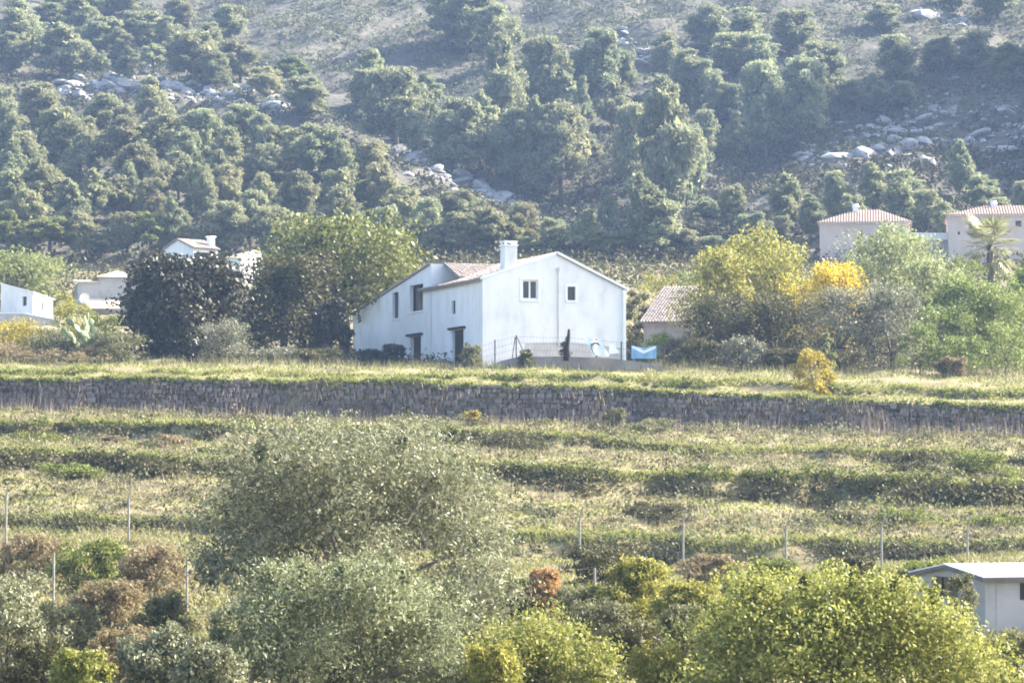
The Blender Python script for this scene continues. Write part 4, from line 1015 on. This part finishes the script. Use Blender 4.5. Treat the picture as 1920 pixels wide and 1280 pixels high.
outcrop("bare stony strip on the slope above the tallest pine", [(1160, 70, 12), (1195, 95, 18), (1215, 135, 16)], 30, .9, .6, 75)
# ---------------------------------------------------------------- scrub on the hillside
def hill_scrub(name, label, n, sel, mat, leaf, per, rad, seed):
    r = np.random.default_rng(seed); px = r.uniform(-140, 2060, n * 3); D = 342 + 230 * r.random(n * 3) ** .8
    z = hz(px, D); y = ypix(D, z); k = sel(px, y, D, r) & (y > -60); px, D, z = px[k][:n], D[k][:n], z[k][:n]
    C = np.stack([wx(px, D, z), D, z], 1); s = rad * (.5 + r.random(len(C)) ** 2 * 1.1)
    P = np.repeat(C, per, 0) + unit(r, len(C) * per) * np.repeat(s, per)[:, None] * np.array([1, 1, .75]) * (r.random((len(C) * per, 1)) ** .4)
    P[:, 2] += np.repeat(s, per) * .35
    o = link(name, quads_mesh(name, leaf_quads(r, P, leaf, .5)), M[mat]); return tag(o, label, "scrub", None, "stuff")
def rocky(px, y, r):
    k = np.zeros(len(px), bool)
    for pts in OUT: 
        X, Y, S = zip(*pts); k |= (px > X[0]) & (px < X[-1]) & (np.abs(y - np.interp(px, X, Y)) < np.interp(px, X, S) * 1.1)
    return k & (r.random(len(px)) < .85)
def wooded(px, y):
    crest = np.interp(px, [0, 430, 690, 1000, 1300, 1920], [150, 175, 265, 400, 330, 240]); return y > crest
hill_scrub("scrub", "dry greyish scrub covering the open upper slopes", 12500, lambda px, y, D, r: (~wooded(px, y)) & (noise(px, y * 2.2, 70) + r.normal(size=len(px)) * .5 > -.35), 'scrub', .58, 9, 1.0, 81)
hill_scrub("undergrowth", "undergrowth between the pines of the lower slopes, leaves darkened for shade", 7200, lambda px, y, D, r: (wooded(px, y) | ((px > 850) & (y > 180 - (px - 1300) * .05))) & (~rocky(px, y, r)), 'shade_scrub', .62, 11, 1.25, 82)
hill_scrub("undergrowth", "dense scrub in the gully and on the slope above the villas, darkened for shade", 2600, lambda px, y, D, r: (px > 950) & (y > 270) & (~rocky(px, y, r)), 'shade_scrub', .7, 11, 1.5, 84)  # gully shade put into the colour of the scrub
r = np.random.default_rng(83); n = 2200; px = r.uniform(-140, 2060, n); D = r.uniform(298, 352, n); z = gz(px, D)
C = np.stack([wx(px, D, z), D, z], 1); s_ = .9 + r.random(n) ** 2 * 1.5; per = 18
P = np.repeat(C, per, 0) + unit(r, n * per) * np.repeat(s_, per)[:, None] * np.array([1.2, 1.2, .8]) * r.random((n * per, 1)) ** .4
P[:, 2] += np.repeat(s_, per) * .4
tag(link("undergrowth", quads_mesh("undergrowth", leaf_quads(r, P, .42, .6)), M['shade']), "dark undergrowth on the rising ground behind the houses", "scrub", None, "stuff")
# ---------------------------------------------------------------- trees and bushes around the farmhouse
T = "tree"; B_ = "bush"
dk = plant("carob_tree", "huge almost black evergreen tree left of the farmhouse", T, 340, 474, 300, 206, 'dark', .34, 20000, 30, .0, .3, fork=.15, aspect=.5, nw=.8, inner=.3)
plant("walnut_tree", "big yellow-green walnut tree behind the farmhouse's low end", T, 645, 403, 380, 228, 'walnut', .36, 15000, 24, .3, .4, fork=.3, aspect=.6, lean=(0, 0))
plant("holm_oak", "dull grey-green tree between the black evergreen and the walnut", T, 530, 476, 220, 213, 'shade', .3, 11000, 18, .12, .28, fork=.25)
plant("fig_tree", "shadowy fig tree leaning against the farmhouse's low end", T, 596, 560, 105, 212, 'dark', .28, 4500, 12, .3, .3, fork=.3, lean=(.8, 0))
plant("bush", "grey twiggy bush at the foot of the black evergreen tree", B_, 425, 598, 135, 199, 'olive_grey', .14, 4500, 12, .02, .06, depth=.8)
for i, (px, top, w, D, mt, lb) in enumerate([
    (735, 643, 62, 203, 'bluebush', "dark bluish bush before the farmhouse's side wall, left of the door"),
    (697, 655, 60, 205, 'bluebush', "low bluish bush at the farmhouse's far low corner"),
    (884, 645, 56, 197, 'weed', "pale scraggy bush at the farmhouse's near corner"),
    (600, 650, 110, 200, 'shade', "low dark bush under the leaning fig tree"),
    (520, 648, 120, 200, 'olive_grey', "low greyish bush under the dull grey-green tree"),
    (985, 655, 30, 195.2, 'weed', "little weed clump on the yard wall near the braced post"),
    (30, 592, 150, 203, 'mustard', "ochre bush below the white hut"),
    (105, 625, 110, 200, 'weed', "pale thorny bush right of the ochre bush"),
    (215, 622, 90, 198, 'weed', "dry bush at the foot of the prickly pear"),
    (20, 640, 120, 198, 'brown', "brownish bramble heap at the left border below the ochre bush"),
    (160, 648, 120, 197, 'brown', "brownish brambles below the prickly pear"),
    ]):
    plant("bush", lb, B_, px, top, w * (1.5 if px < 300 else 1), D, mt, .16, 3800 if px < 300 else 2600, 9, .02, .05, depth=.8)
for i, (px, top, w, D, mt, lf, n, lw, lb) in enumerate([
    (1345, 455, 160, 216, 'yellowgreen', .24, 6500, .1, "yellow-green tree next to the barn"),
    (1440, 428, 200, 223, 'yellowgreen', .26, 9000, .1, "largest yellow-green tree left of the pink villa"),
    (1562, 488, 165, 214, 'yellow', .24, 6500, .15, "bright yellow autumn tree above the grey olives"),
    (1680, 412, 215, 229, 'pale', .26, 8500, .1, "pale green tree in front of the first pink villa"),
    (1755, 478, 130, 220, 'pale', .24, 5500, .1, "pale green tree below the wall joining the villas"),
    (1835, 515, 190, 212, 'green', .26, 8500, .05, "fresh green tree under the palm"),
    (1925, 495, 130, 215, 'green', .26, 5500, .05, "fresh green tree at the right border"),
    (1352, 548, 165, 206, 'shade', .2, 6500, .03, "dark bush beside the barn, left of the grey olives"),
    (1450, 552, 160, 206, 'shade', .2, 6500, .03, "dark bush between the barn's bush and the grey olives"),
    ]):
    plant("broadleaf_tree", lb, T, px, top, w * 1.15, D, mt, lf, int(n * 1.25), 18, lw, .18, fork=.2)
plant("olive_tree", "grey olive tree under the bright yellow tree", T, 1570, 532, 165, 203, 'olive_grey', .17, 8000, 18, .12, .18, fork=.22)
plant("olive_tree", "grey olive tree at the edge of the fresh green trees", T, 1672, 530, 145, 203, 'olive_grey', .17, 8000, 18, .12, .18, fork=.22)
for i, (px, top, w, D, mt, lb) in enumerate([
    (1310, 632, 90, 200, 'shade', "low dark bush right of the blue tarp"),
    (1390, 628, 100, 199, 'olive_grey', "low grey bush below the dark bushes by the barn"),
    (1470, 650, 90, 199, 'shade', "low bush behind the mustard bush on the terrace"),
    (1585, 655, 120, 199, 'shade', "low dark bush under the grey olives"),
    (1725, 600, 110, 199, 'green', "leafy green bush in front of the second grey olive"),
    (1800, 625, 110, 198, 'green', "leafy green bush below the palm"),
    (1885, 600, 130, 200, 'green', "leafy green bush at the right border"),
    (1780, 668, 70, 196, 'brown', "rusty dry bush among the green bushes on the right"),
    (1240, 622, 70, 214, 'green', "small green bush at the barn's wall"),
    (1195, 540, 60, 238, 'shade', "dark shrub in the gap between farmhouse and barn"),
    (1225, 505, 110, 252, 'yellowgreen', "yellow-green tree peeping over the barn's roof"),
    (1285, 500, 100, 246, 'green', "green tree behind the barn's right end"),
    (1190, 615, 50, 205, 'shade', "dark bush against the farmhouse's right corner"),
    (1270, 628, 70, 204, 'olive_grey', "grey bush in front of the barn"),
    (1500, 505, 120, 226, 'yellowgreen', "yellow-green tree between the big one and the yellow autumn tree"),
    (1610, 470, 110, 224, 'pale', "pale tree behind the yellow autumn tree"),
    (1770, 560, 130, 208, 'green', "bright green tree between the grey olive and the palm"),
    (1905, 540, 120, 208, 'green', "bright green tree under the second villa's right part"),
    (1820, 470, 120, 230, 'green', "green tree hiding the palm's foot"),
    (1640, 560, 110, 205, 'olive_grey', "small grey olive between the two larger ones"),
    (140, 560, 100, 228, 'yellowgreen', "yellowish bush below the grey villa"),
    (190, 585, 90, 222, 'bank', "green bush between the villa and the black evergreen"),
    (60, 612, 150, 225, 'weed', "dry bush band below the white hut's wall"),
    (480, 600, 100, 218, 'shade', "dark bush filling the gap behind the grey twiggy bush"),
    (590, 600, 120, 222, 'shade', "dark bush behind the leaning fig tree"),
    (1527, 652, 98, 184.5, 'mustard', "mustard-yellow bush standing on the upper terrace edge"),
    (1555, 622, 34, 186, 'pale', "thin pale sapling behind the mustard-yellow bush"),
    ]):
    plant("bush", lb, B_, px, top, w, D, mt, .16, 3200, 10, .02, .05, depth=.75)
plant("pine_tree", "light green pine spreading behind the white hut at the left border", "pine tree", 30, 468, 230, 292, 'pine_green', .42, 7000, 18, .25, .22, aspect=.34)
plant("bush", "yellowish bush left of the grey villa", B_, 118, 545, 60, 268, 'yellowgreen', .2, 1800, 9, .05, .06)

# palm: trunk, skirt and crown of arching fronds
def palm(px, top, D, lb):
    o = gpt(px, D); root = empty("palm_tree", o, lb, "palm tree"); H = float(zat(top, D)) - o.z; c = H - 1.0; r = np.random.default_rng(91)
    MB().tube([(0, 0, -.2), (.1, 0, H * .4), (0, 0, c)], [.34, .27, .25], 9).build("trunk", M['bark'], root, True)
    sk = MB(); 
    for j in range(48):
        a = j * 2.4; e = r.uniform(-1.4, 1.2); L = r.uniform(2.2, 3.3); d = Vector((math.cos(a) * math.cos(e), math.sin(a) * math.cos(e), math.sin(e)))
        p0 = Vector((0, 0, c)); p1 = p0 + d * L * .55; p2 = p0 + d * L + Vector((0, 0, -.35)); f = MB(); side = d.cross(Vector((0, 0, 1)))
        side = side.normalized() if side.length > .05 else Vector((1, 0, 0)); nrm = side.cross(d)
        f.tube([p0, p1], [.03, .015], 4)
        for q in range(15):     # fan leaflets
            th = (q - 7) / 7 * 1.35; v = (d * math.cos(th) + side * math.sin(th)).normalized(); l = L * .62 * (1 - .25 * abs(th)); tip = p1 + v * l + Vector((0, 0, -.3 * l * l * .3)); w = v.cross(nrm).normalized() * .06
            m = p1 + v * l * .5; f.add([p1, m + w, tip, m - w], [(0, 1, 2, 3)])
        f.build("frond", M['palm'], root)
palm(1857, 436, 236, "fan palm in front of the second pink villa")
# prickly pear
pp = empty("prickly_pear", gpt(160, 199), "prickly pear cactus with pale pads between the hut and the dark tree", "cactus")
r = np.random.default_rng(95); padm = bmesh.new(); bmesh.ops.create_icosphere(padm, subdivisions=2, radius=1)
for v in padm.verts: v.co = (v.co.x * .22 * (1 - .2 * (v.co.z < 0)), v.co.y * .05, v.co.z * .33 + .3)
pm = bpy.data.meshes.new("pad"); padm.to_mesh(pm); padm.free(); pm.materials.append(M['cactus'])
for p in pm.polygons: p.use_smooth = True
for i in range(9):
    base = Vector((r.uniform(-1.1, 1.1), r.uniform(-.5, .5), -.1)); rot = [r.uniform(-.25, .25), r.uniform(-.35, .35), r.uniform(0, 3.1)]
    for lev in range(6):
        q = link("pad", pm, None, pp); q.location = base; s = r.uniform(.85, 1.25); q.scale = (s, s, s); q.rotation_euler = rot
        base = base + (Matrix.Rotation(rot[2], 3, 'Z') @ Matrix.Rotation(rot[1], 3, 'Y') @ Matrix.Rotation(rot[0], 3, 'X')) @ Vector((r.uniform(-.08, .08), 0, .56 * s))
        rot = [rot[0] + r.uniform(-.3, .3), rot[1] + r.uniform(-.45, .45), rot[2] + r.uniform(-.8, .8)]

# ---------------------------------------------------------------- bushes on the terraces
for i, (px, top, w, D, mt, lf, n, lb) in enumerate([
    (312, 812, 115, 158, 'brown', .15, 3200, "brownish round bush on the left terrace, upper of two"),
    (300, 862, 125, 143.5, 'shade', .15, 3600, "dark round bush on the left terrace, lower of two"),
    (212, 816, 56, 159, 'brown', .14, 1500, "small brownish bush left of the two round bushes"),
    (60, 806, 130, 160, 'bank', .15, 2600, "flat green shrub at the left border of the second terrace"),
    (400, 836, 70, 153, 'bank', .14, 1600, "small green shrub touching the big olive's edge"),
    (130, 866, 150, 143.8, 'bank', .15, 2600, "green creeper mound on the left terrace edge"),
    (960, 806, 175, 162, 'shade', .15, 3600, "long low hedge-like bush just right of the big olive's top"),
    (1150, 762, 56, 176, 'weed', .14, 1200, "tall weed clump at the foot of the stone wall"),
    (1225, 782, 110, 174, 'weed', .14, 1800, "spreading weed bush at the foot of the stone wall"),
    (886, 768, 40, 175, 'mustard', .12, 900, "small ochre shrub before the stone wall"),
    (1232, 938, 140, 136, 'shade', .13, 3600, "dark twiggy bush behind the fence, between two posts"),
    (1590, 958, 120, 137, 'shade', .13, 3200, "dark bush behind the fence, third gap from the cabin"),
    (1520, 965, 80, 135, 'weed', .12, 1800, "pale weed bush left of the dark fence bush"),
    (1850, 846, 170, 152, 'bank', .15, 3600, "rounded green bush on the terrace at the right border"),
    (1720, 842, 110, 152, 'shade', .14, 2200, "dark bush left of the rounded green one at the right border"),
    (1690, 948, 140, 138, 'bank', .13, 2800, "green shrub on the terrace behind the cabin"),
    (1870, 960, 130, 135, 'bank', .13, 2600, "green shrub right behind the cabin's roof"),
    (1010, 942, 120, 134, 'weed', .13, 2200, "pale shrub right of the big olive's crown"),
    ]):
    plant("bush", lb, B_, px, top, w, D, mt, lf, n, 10, .02, .05, depth=.8)

# ---------------------------------------------------------------- foreground trees and bushes
plant("olive_tree", "largest olive tree, silvery crown filling the lower middle", T, 668, 784, 640, 82, 'olive', .13, 56000, 44, .05, .17, fork=.2, aspect=.32, sub=13, subr=.36, depth=.7, dw=.8, under=.3,
    blist=[(480, 885, 80), (560, 855, 72), (650, 860, 75), (735, 850, 70), (815, 865, 72), (425, 965, 78), (520, 965, 88), (620, 950, 88), (722, 950, 88), (830, 950, 90), (905, 1000, 78), (925, 1085, 76), (885, 1130, 70), (395, 1050, 55), (470, 1060, 70), (700, 1050, 80),
           (590, 808, 26), (752, 800, 26), (490, 818, 32), (655, 803, 20)])
plant("olive_tree", "smaller silvery olive in front of the largest olive", T, 620, 1030, 540, 63, 'olive_green', .1, 48000, 34, .05, .16, fork=.15, aspect=.32, sub=13, subr=.36, depth=.7, up=.5, dw=.8, under=.3,
    blist=[(465, 1130, 68), (560, 1098, 60), (655, 1100, 64), (735, 1108, 66), (800, 1155, 68), (835, 1225, 76), (700, 1205, 90), (560, 1205, 90), (450, 1235, 80), (780, 1285, 80), (620, 1295, 90), (570, 1048, 22), (642, 1046, 22), (728, 1050, 26), (758, 1056, 22), (505, 1068, 30), (410, 1170, 36), (690, 1060, 26)])
plant("lime_bush", "big round lime-green bush at the lower right", B_, 1600, 1054, 640, 62, 'lime', .09, 60000, 46, .02, .2, fork=.15, aspect=.55, sub=14, subr=.34, depth=.6, dw=.8, under=.35,
    blist=[(1395, 1155, 78), (1475, 1128, 70), (1560, 1118, 64), (1640, 1115, 62), (1715, 1140, 66), (1785, 1200, 72), (1845, 1255, 66), (1350, 1235, 80), (1440, 1225, 90), (1560, 1205, 95), (1680, 1215, 95), (1780, 1280, 80), (1900, 1300, 56), (1300, 1275, 60), (1600, 1295, 90), (1510, 1072, 22), (1600, 1068, 24), (1670, 1075, 22), (1420, 1090, 24), (1745, 1095, 24)])
plant("bush", "sprawling lime-green bush at the bottom, left of the round one", B_, 1015, 1142, 330, 64, 'lime', .085, 20000, 14, .02, .08, depth=.7, sub=11, subr=.36, dw=.6,
    blist=[(930, 1215, 56), (1000, 1185, 58), (1065, 1210, 60), (1130, 1245, 58), (960, 1275, 70), (1050, 1290, 70), (890, 1265, 50), (1180, 1290, 50)])
for i, (px, top, w, D, mt, lf, n, lb) in enumerate([
    (935, 1195, 170, 60, 'yellowgreen', .085, 9000, "yellow-green bush at the bottom right of the smaller olive"),
    (1180, 1042, 190, 90, 'yellowgreen', .12, 9000, "yellow-green shrub around the lower fence post right of centre"),
    (1290, 1085, 160, 86, 'yellowgreen', .11, 7000, "yellow-green shrub behind the round lime bush"),
    (1400, 1075, 170, 88, 'bank', .11, 7000, "green shrub behind the round lime bush's left shoulder"),
    (1020, 1062, 105, 92, 'orange', .12, 5000, "rusty orange shrub beside the largest olive"),
    (10, 1075, 250, 66, 'olive', .1, 12000, "pale bush with a dark hollow at the lower left corner"),
    (155, 1208, 140, 60, 'lime', .09, 8000, "vivid lime-green bush at the bottom left"),
    (300, 1168, 200, 62, 'olive', .09, 12000, "silvery young olive shoots at the bottom left of the smaller olive"),
    (60, 1000, 190, 108, 'brown', .12, 6000, "reddish brown brambles by the fence at the left border"),
    (170, 1010, 190, 104, 'bank', .12, 6000, "green and brown brambles between the two left fence lines"),
    (290, 1018, 170, 102, 'brown', .12, 6000, "rusty brambles next to the largest olive's left edge"),
    (200, 1085, 170, 88, 'brown', .11, 6000, "tangled brown brush between the lower fence posts"),
    (300, 1110, 150, 84, 'weed', .1, 5000, "dry grey brush below the lower fence posts"),
    (120, 1130, 150, 80, 'weed', .1, 5000, "dry pale brush left of the tangled brown brush"),
    (1190, 1165, 150, 74, 'shade', .1, 5000, "dark hollow bush left of the round lime bush"),
    (1130, 1120, 140, 80, 'weed', .1, 4500, "pale weeds under the short fence post"),
    (1330, 1035, 150, 112, 'brown', .12, 5000, "dark reddish brush behind the fence's second visible post"),
    (1450, 1045, 120, 112, 'bank', .12, 4000, "green shrub by the fence post above the lime bush"),
    (1130, 1020, 160, 112, 'shade', .12, 5000, "dark shrub by the fence post right of the largest olive"),
    (1800, 1068, 90, 79, 'weed', .09, 2600, "thin weeds growing before the cabin's window"),
    (1600, 1040, 140, 112, 'shade', .12, 4500, "dark shrub behind the lime bush's top"),
    (1730, 1050, 110, 108, 'bank', .12, 3600, "green shrub left behind the cabin"),
    (390, 1195, 190, 60, 'olive', .09, 9000, "silvery shoots under the smaller olive's left edge"),
    (230, 1170, 170, 66, 'brown', .09, 7000, "brown thicket behind the vivid lime bush at the bottom left"),
    (70, 1190, 170, 62, 'shade', .09, 7000, "dark thicket inside the lower left corner"),
    (1250, 1200, 170, 63, 'yellowgreen', .085, 9000, "yellow-green bush between the two lime bushes"),
    (860, 1170, 180, 68, 'shade', .1, 8000, "shaded shrub in the gap right of the smaller olive"),
    (1090, 1100, 130, 90, 'weed', .1, 4500, "pale scrub in front of the rusty orange shrub"),
    (960, 1080, 120, 92, 'bank', .1, 4500, "green scrub at the largest olive's right foot"),
    (1280, 1130, 130, 76, 'weed', .1, 4500, "pale scrub beside the round lime bush's left flank"),
    (1900, 1180, 160, 70, 'weed', .09, 5000, "pale weeds under the cabin's side window"),
    ]):
    plant("bush", lb, B_, px, top, w, D, mt, lf, n, 14, .02, .06, depth=.75, sub=11, subr=.36)

# ---------------------------------------------------------------- grass, creepers and dead stalks
def blades(name, label, px, D, h, w, mat, seed, lean=.45, cat="grass", dy=0.0):
    r = np.random.default_rng(seed); n = len(px); z = gz(px, D); P = np.stack([wx(px, D, z), D + dy, z], 1)
    a = r.uniform(0, 6.283, n); s = np.stack([np.cos(a), np.sin(a), np.zeros(n)], 1) * (w * (.6 + .8 * r.random(n)))[:, None] * .5
    hh = h * (.5 + r.random(n)); b = r.uniform(0, 6.283, n); t = np.stack([np.cos(b) * lean, np.sin(b) * lean, np.ones(n)], 1) * hh[:, None]
    V = np.empty((n, 3, 3)); V[:, 0] = P - s; V[:, 1] = P + s; V[:, 2] = P + t; V[:, :2, 2] -= .03
    o = link(name, mesh_np(name, V.reshape(-1, 3), np.arange(n * 3), np.full(n, 3)), M[mat]); return tag(o, label, cat, None, "stuff")
def field(n, d0, d1, seed, sel=None, x0=-160, x1=2080):
    r = np.random.default_rng(seed); px = r.uniform(x0, x1, n); D = r.uniform(d0, d1, n)
    if sel is not None: k = sel(px, D, r); px, D = px[k], D[k]
    return px, D
def dryness(px, D):
    x = (px - 960) / FPX * D; return noise(x, D * 1.6, 9) + .5 * noise(x, D, 3)
px, D = field(115000, 127, 197, 201, lambda p, d, r: dryness(p, d) + r.normal(size=len(p)) * .35 + np.where(d > 179, -.6, .12) < .2)
blades("grass", "fresh yellowish green grass on the terraces", px, D, np.full(len(px), .13), .1, 'grass', 301, 1.0)
px, D = field(105000, 127, 181, 202, lambda p, d, r: dryness(p, d) + r.normal(size=len(p)) * .35 > -.05)
blades("dry_grass", "pale dry grass on the terraces", px, D, np.full(len(px), .17), .09, 'dry', 302, .9)
px, D = field(40000, 78, 127, 203); blades("grass", "rough green grass around the two wire fences", px, D, np.full(len(px), .22), .08, 'grass', 303, .8)
px, D = field(40000, 78, 127, 204); blades("dry_grass", "dry grass around the two wire fences", px, D, np.full(len(px), .25), .07, 'dry', 304, .8)
px, D = field(9000, 196, 224, 205); blades("dry_grass", "dry grass round the farmhouse yard", px, D, np.full(len(px), .35), .07, 'dry', 305)
def hummocks(name, label, n, d0, d1, rad, per, leaf, mat, seed, sel=None):
    """low leafy cushions of weeds on the terraces"""
    r = np.random.default_rng(seed); px = r.uniform(-160, 2080, n); D = r.uniform(d0, d1, n)
    if sel is not None: k = sel(px, D, r); px, D = px[k], D[k]
    n = len(px); z = gz(px, D); C = np.stack([wx(px, D, z), D, z], 1); s = rad * (.4 + 1.2 * r.random(n) ** 2)
    u = unit(r, n * per); u[:, 2] = np.abs(u[:, 2]); P = np.repeat(C, per, 0) + u * np.repeat(s, per)[:, None] * np.array([1.5, 1.1, .8]) * (.7 + .3 * r.random((n * per, 1)))
    tag(link(name, quads_mesh(name, leaf_quads(r, P, leaf, .55, 0, u * .7)), M[mat]), label, "weeds", None, "stuff")
hummocks("weeds", "rank weeds covering the ground behind the farmhouse", 1300, 204, 236, .95, 20, .25, 'shade', 216)
hummocks("weeds", "rank weeds on the rise towards the far houses", 1000, 236, 300, 1.1, 20, .3, 'shade', 217, lambda p, d, r: (p > 300) | (d > 292))
hummocks("weeds", "low weeds around the hut and the grey villa", 900, 204, 298, .55, 20, .25, 'bank', 218, lambda p, d, r: p < 320)
hummocks("weeds", "low green weed cushions on the terraces", 1300, 127, 178, .45, 26, .15, 'bank', 211, lambda p, d, r: dryness(p, d) + r.normal(size=len(p)) * .3 < .1)
hummocks("weeds", "pale dry weed cushions on the terraces", 1300, 127, 178, .42, 24, .14, 'weed', 212, lambda p, d, r: dryness(p, d) + r.normal(size=len(p)) * .3 > 0)
hummocks("weeds", "dry weeds heaped against the stone wall", 520, 174.5, 178.2, .55, 34, .16, 'weed', 222, lambda p, d, r: r.random(len(p)) < np.clip((p + 300) / 1700, .15, 1))
hummocks("weeds", "big dark weed mounds on the terraces", 130, 128, 176, .95, 70, .18, 'shade', 219)
hummocks("weeds", "big pale weed mounds on the terraces", 150, 128, 177, .85, 60, .17, 'weed', 220)
hummocks("weeds", "rusty weed mounds on the terraces", 90, 128, 177, .8, 56, .17, 'brown', 221)
hummocks("weeds", "dark weed cushions on the terraces", 420, 127, 178, .5, 30, .15, 'shade', 213)
hummocks("weeds", "mixed weed cushions around the wire fences", 1000, 80, 127, .45, 26, .14, 'bank', 214)
hummocks("weeds", "tangled brown scrub at the lower left", 170, 82, 112, .95, 90, .13, 'brown', 223, lambda p, d, r: p < 620)
hummocks("weeds", "tangled grey scrub at the lower left", 130, 78, 108, .9, 90, .12, 'weed', 224, lambda p, d, r: p < 620)
hummocks("weeds", "brown weed cushions around the wire fences", 800, 80, 127, .45, 36, .12, 'brown', 215, lambda p, d, r: p < 1000)
# tufts hanging over every terrace edge
allp, alld = [], []
r = np.random.default_rng(206)
for k, n in ((7, 16000), (9, 16000), (11, 13000), (13, 20000), (15, 12000)):
    p = r.uniform(-160, 2080, n); d = line_at(k, p)[0] + r.uniform(-.35, 1.0, n); allp.append(p); alld.append(d)
px, D = np.concatenate(allp), np.concatenate(alld); blades("grass", "thick grass fringe hanging over the terrace edges", px, D, np.full(len(px), .24), .09, 'grass', 306, 1.1)
# creepers on the terrace banks: cushions bulging from the riser; dark face leaves and bright rim leaves stand for shade and sun
def bank(name, label, k, n, mat, seed, leaf, per, rad, lo_=.1, hi_=.95, thr=-9., x0=-160, x1=2080):
    r = np.random.default_rng(seed); p = r.uniform(x0, x1, n); f = r.uniform(lo_, hi_, n)
    d0, z0 = line_at(k, p); d1, z1 = line_at(k + 1, p); x = (p - 960) / FPX * d0
    keep = noise(x, np.full(n, k * 11.), 5.) + r.normal(size=n) * .25 > thr; p, f, d0, d1, z0, z1 = [v[keep] for v in (p, f, d0, d1, z0, z1)]; n = len(p)
    s = rad * (.45 + 1.1 * r.random(n) ** 2); D = d0 + (d1 - d0) * f; z = z0 + (z1 - z0) * f + .1
    C = np.stack([wx(p, D, z), D, z], 1); u = unit(r, n * per); u[:, 1] = np.where(u[:, 1] > .5, -u[:, 1], u[:, 1])
    P = np.repeat(C, per, 0) + u * np.repeat(s, per)[:, None] * np.array([1.35, .8, .75]) * (.65 + .35 * r.random((n * per, 1)))
    tag(link(name, quads_mesh(name, leaf_quads(r, P, leaf, .55, 0, u * .7)), M[mat]), label, "creeper", None, "stuff")
bank("creeper", "creeper over the third terrace bank, leaves darkened for shade", 8, 420, 'shade', 401, .18, 70, .75, .05, .8, -.6)
bank("creeper", "bright creeper along the rim of the third terrace bank", 8, 330, 'bank', 402, .15, 38, .38, .88, 1.15, -.7)
bank("creeper", "mixed creeper over the lowest terrace bank", 6, 360, 'shade', 403, .16, 70, .7, .0, .75, -.5)
bank("creeper", "bright creeper along the rim of the lowest bank", 6, 330, 'bank', 404, .13, 40, .38, .8, 1.2, -.7)
bank("creeper", "low creeper on the second terrace bank", 10, 260, 'shade', 405, .16, 56, .55, .1, .8, -.4)
bank("creeper", "bright creeper along the rim of the second bank", 10, 220, 'bank', 408, .15, 40, .34, .7, 1.1, -.3)
bank("creeper", "low creeper on the little bank below the farmhouse", 14, 260, 'bank', 406, .16, 36, .36, .1, .9, -.4)
bank("creeper", "creeper hanging over the top of the stone wall", 12, 420, 'bank', 407, .16, 36, .34, .88, 1.04, -.9)
bank("creeper", "sparse dark creeper on the stone wall", 12, 150, 'shade', 409, .16, 34, .4, .2, .95, .1)
bank("dry_weeds", "dry weeds clinging to the stone wall", 12, 500, 'stalk', 410, .16, 16, .4, -.05, .5, -.9)
# dead stalks before the stone wall and in the brambles
r = np.random.default_rng(207); n = 4500
p = r.uniform(-160, 2080, n); d = line_at(12, p)[0] - .15 - r.random(n) ** 2 * 3.5
blades("dead_stalks", "pale dead stalks standing before the stone wall", p, d, .3 + .95 * r.random(n) * (noise(p, d * 0, 160) * .4 + .6).clip(.1, 1), .05, 'stalk', 307, .15, "stalks")
n = 3500; p = r.uniform(-160, 2080, n); d0 = line_at(12, p)[0]; d1 = line_at(13, p)[0]; d = d0 + (d1 - d0) * r.random(n) ** 1.3 * .85
blades("dead_stalks", "dry stalks sprouting from the stone wall's joints", p, d, np.full(n, .34), .06, 'stalk', 310, .25, "stalks", -.38)
n = 5000; p = r.uniform(-160, 2080, n); d = r.uniform(127, 178, n)
blades("dead_stalks", "scattered dead stalks on the lower terraces", p, d, np.full(n, .5), .04, 'stalk', 308, .3, "stalks")
n = 5000; p = r.uniform(-160, 2080, n); d = r.uniform(192, 200, n)
blades("dead_stalks", "tall dead stalks along the foot of the hedges", p, d, np.full(n, .45), .05, 'weed', 309, .3, "stalks")

# ---------------------------------------------------------------- haze
HAZE = 0.00019
if HAZE:
    hm, nt, out = nodemat("haze"); pv = nt.nodes.new("ShaderNodeVolumePrincipled")
    pv.inputs["Color"].default_value = (.44, .63, 1, 1); pv.inputs["Density"].default_value = HAZE; pv.inputs["Anisotropy"].default_value = .1
    nt.links.new(pv.outputs[0], out.inputs["Volume"])
    b = MB(); b.box((-420, -8, -14), (620, 715, 152)); hb = b.build("haze", hm); hb["kind"] = "stuff"
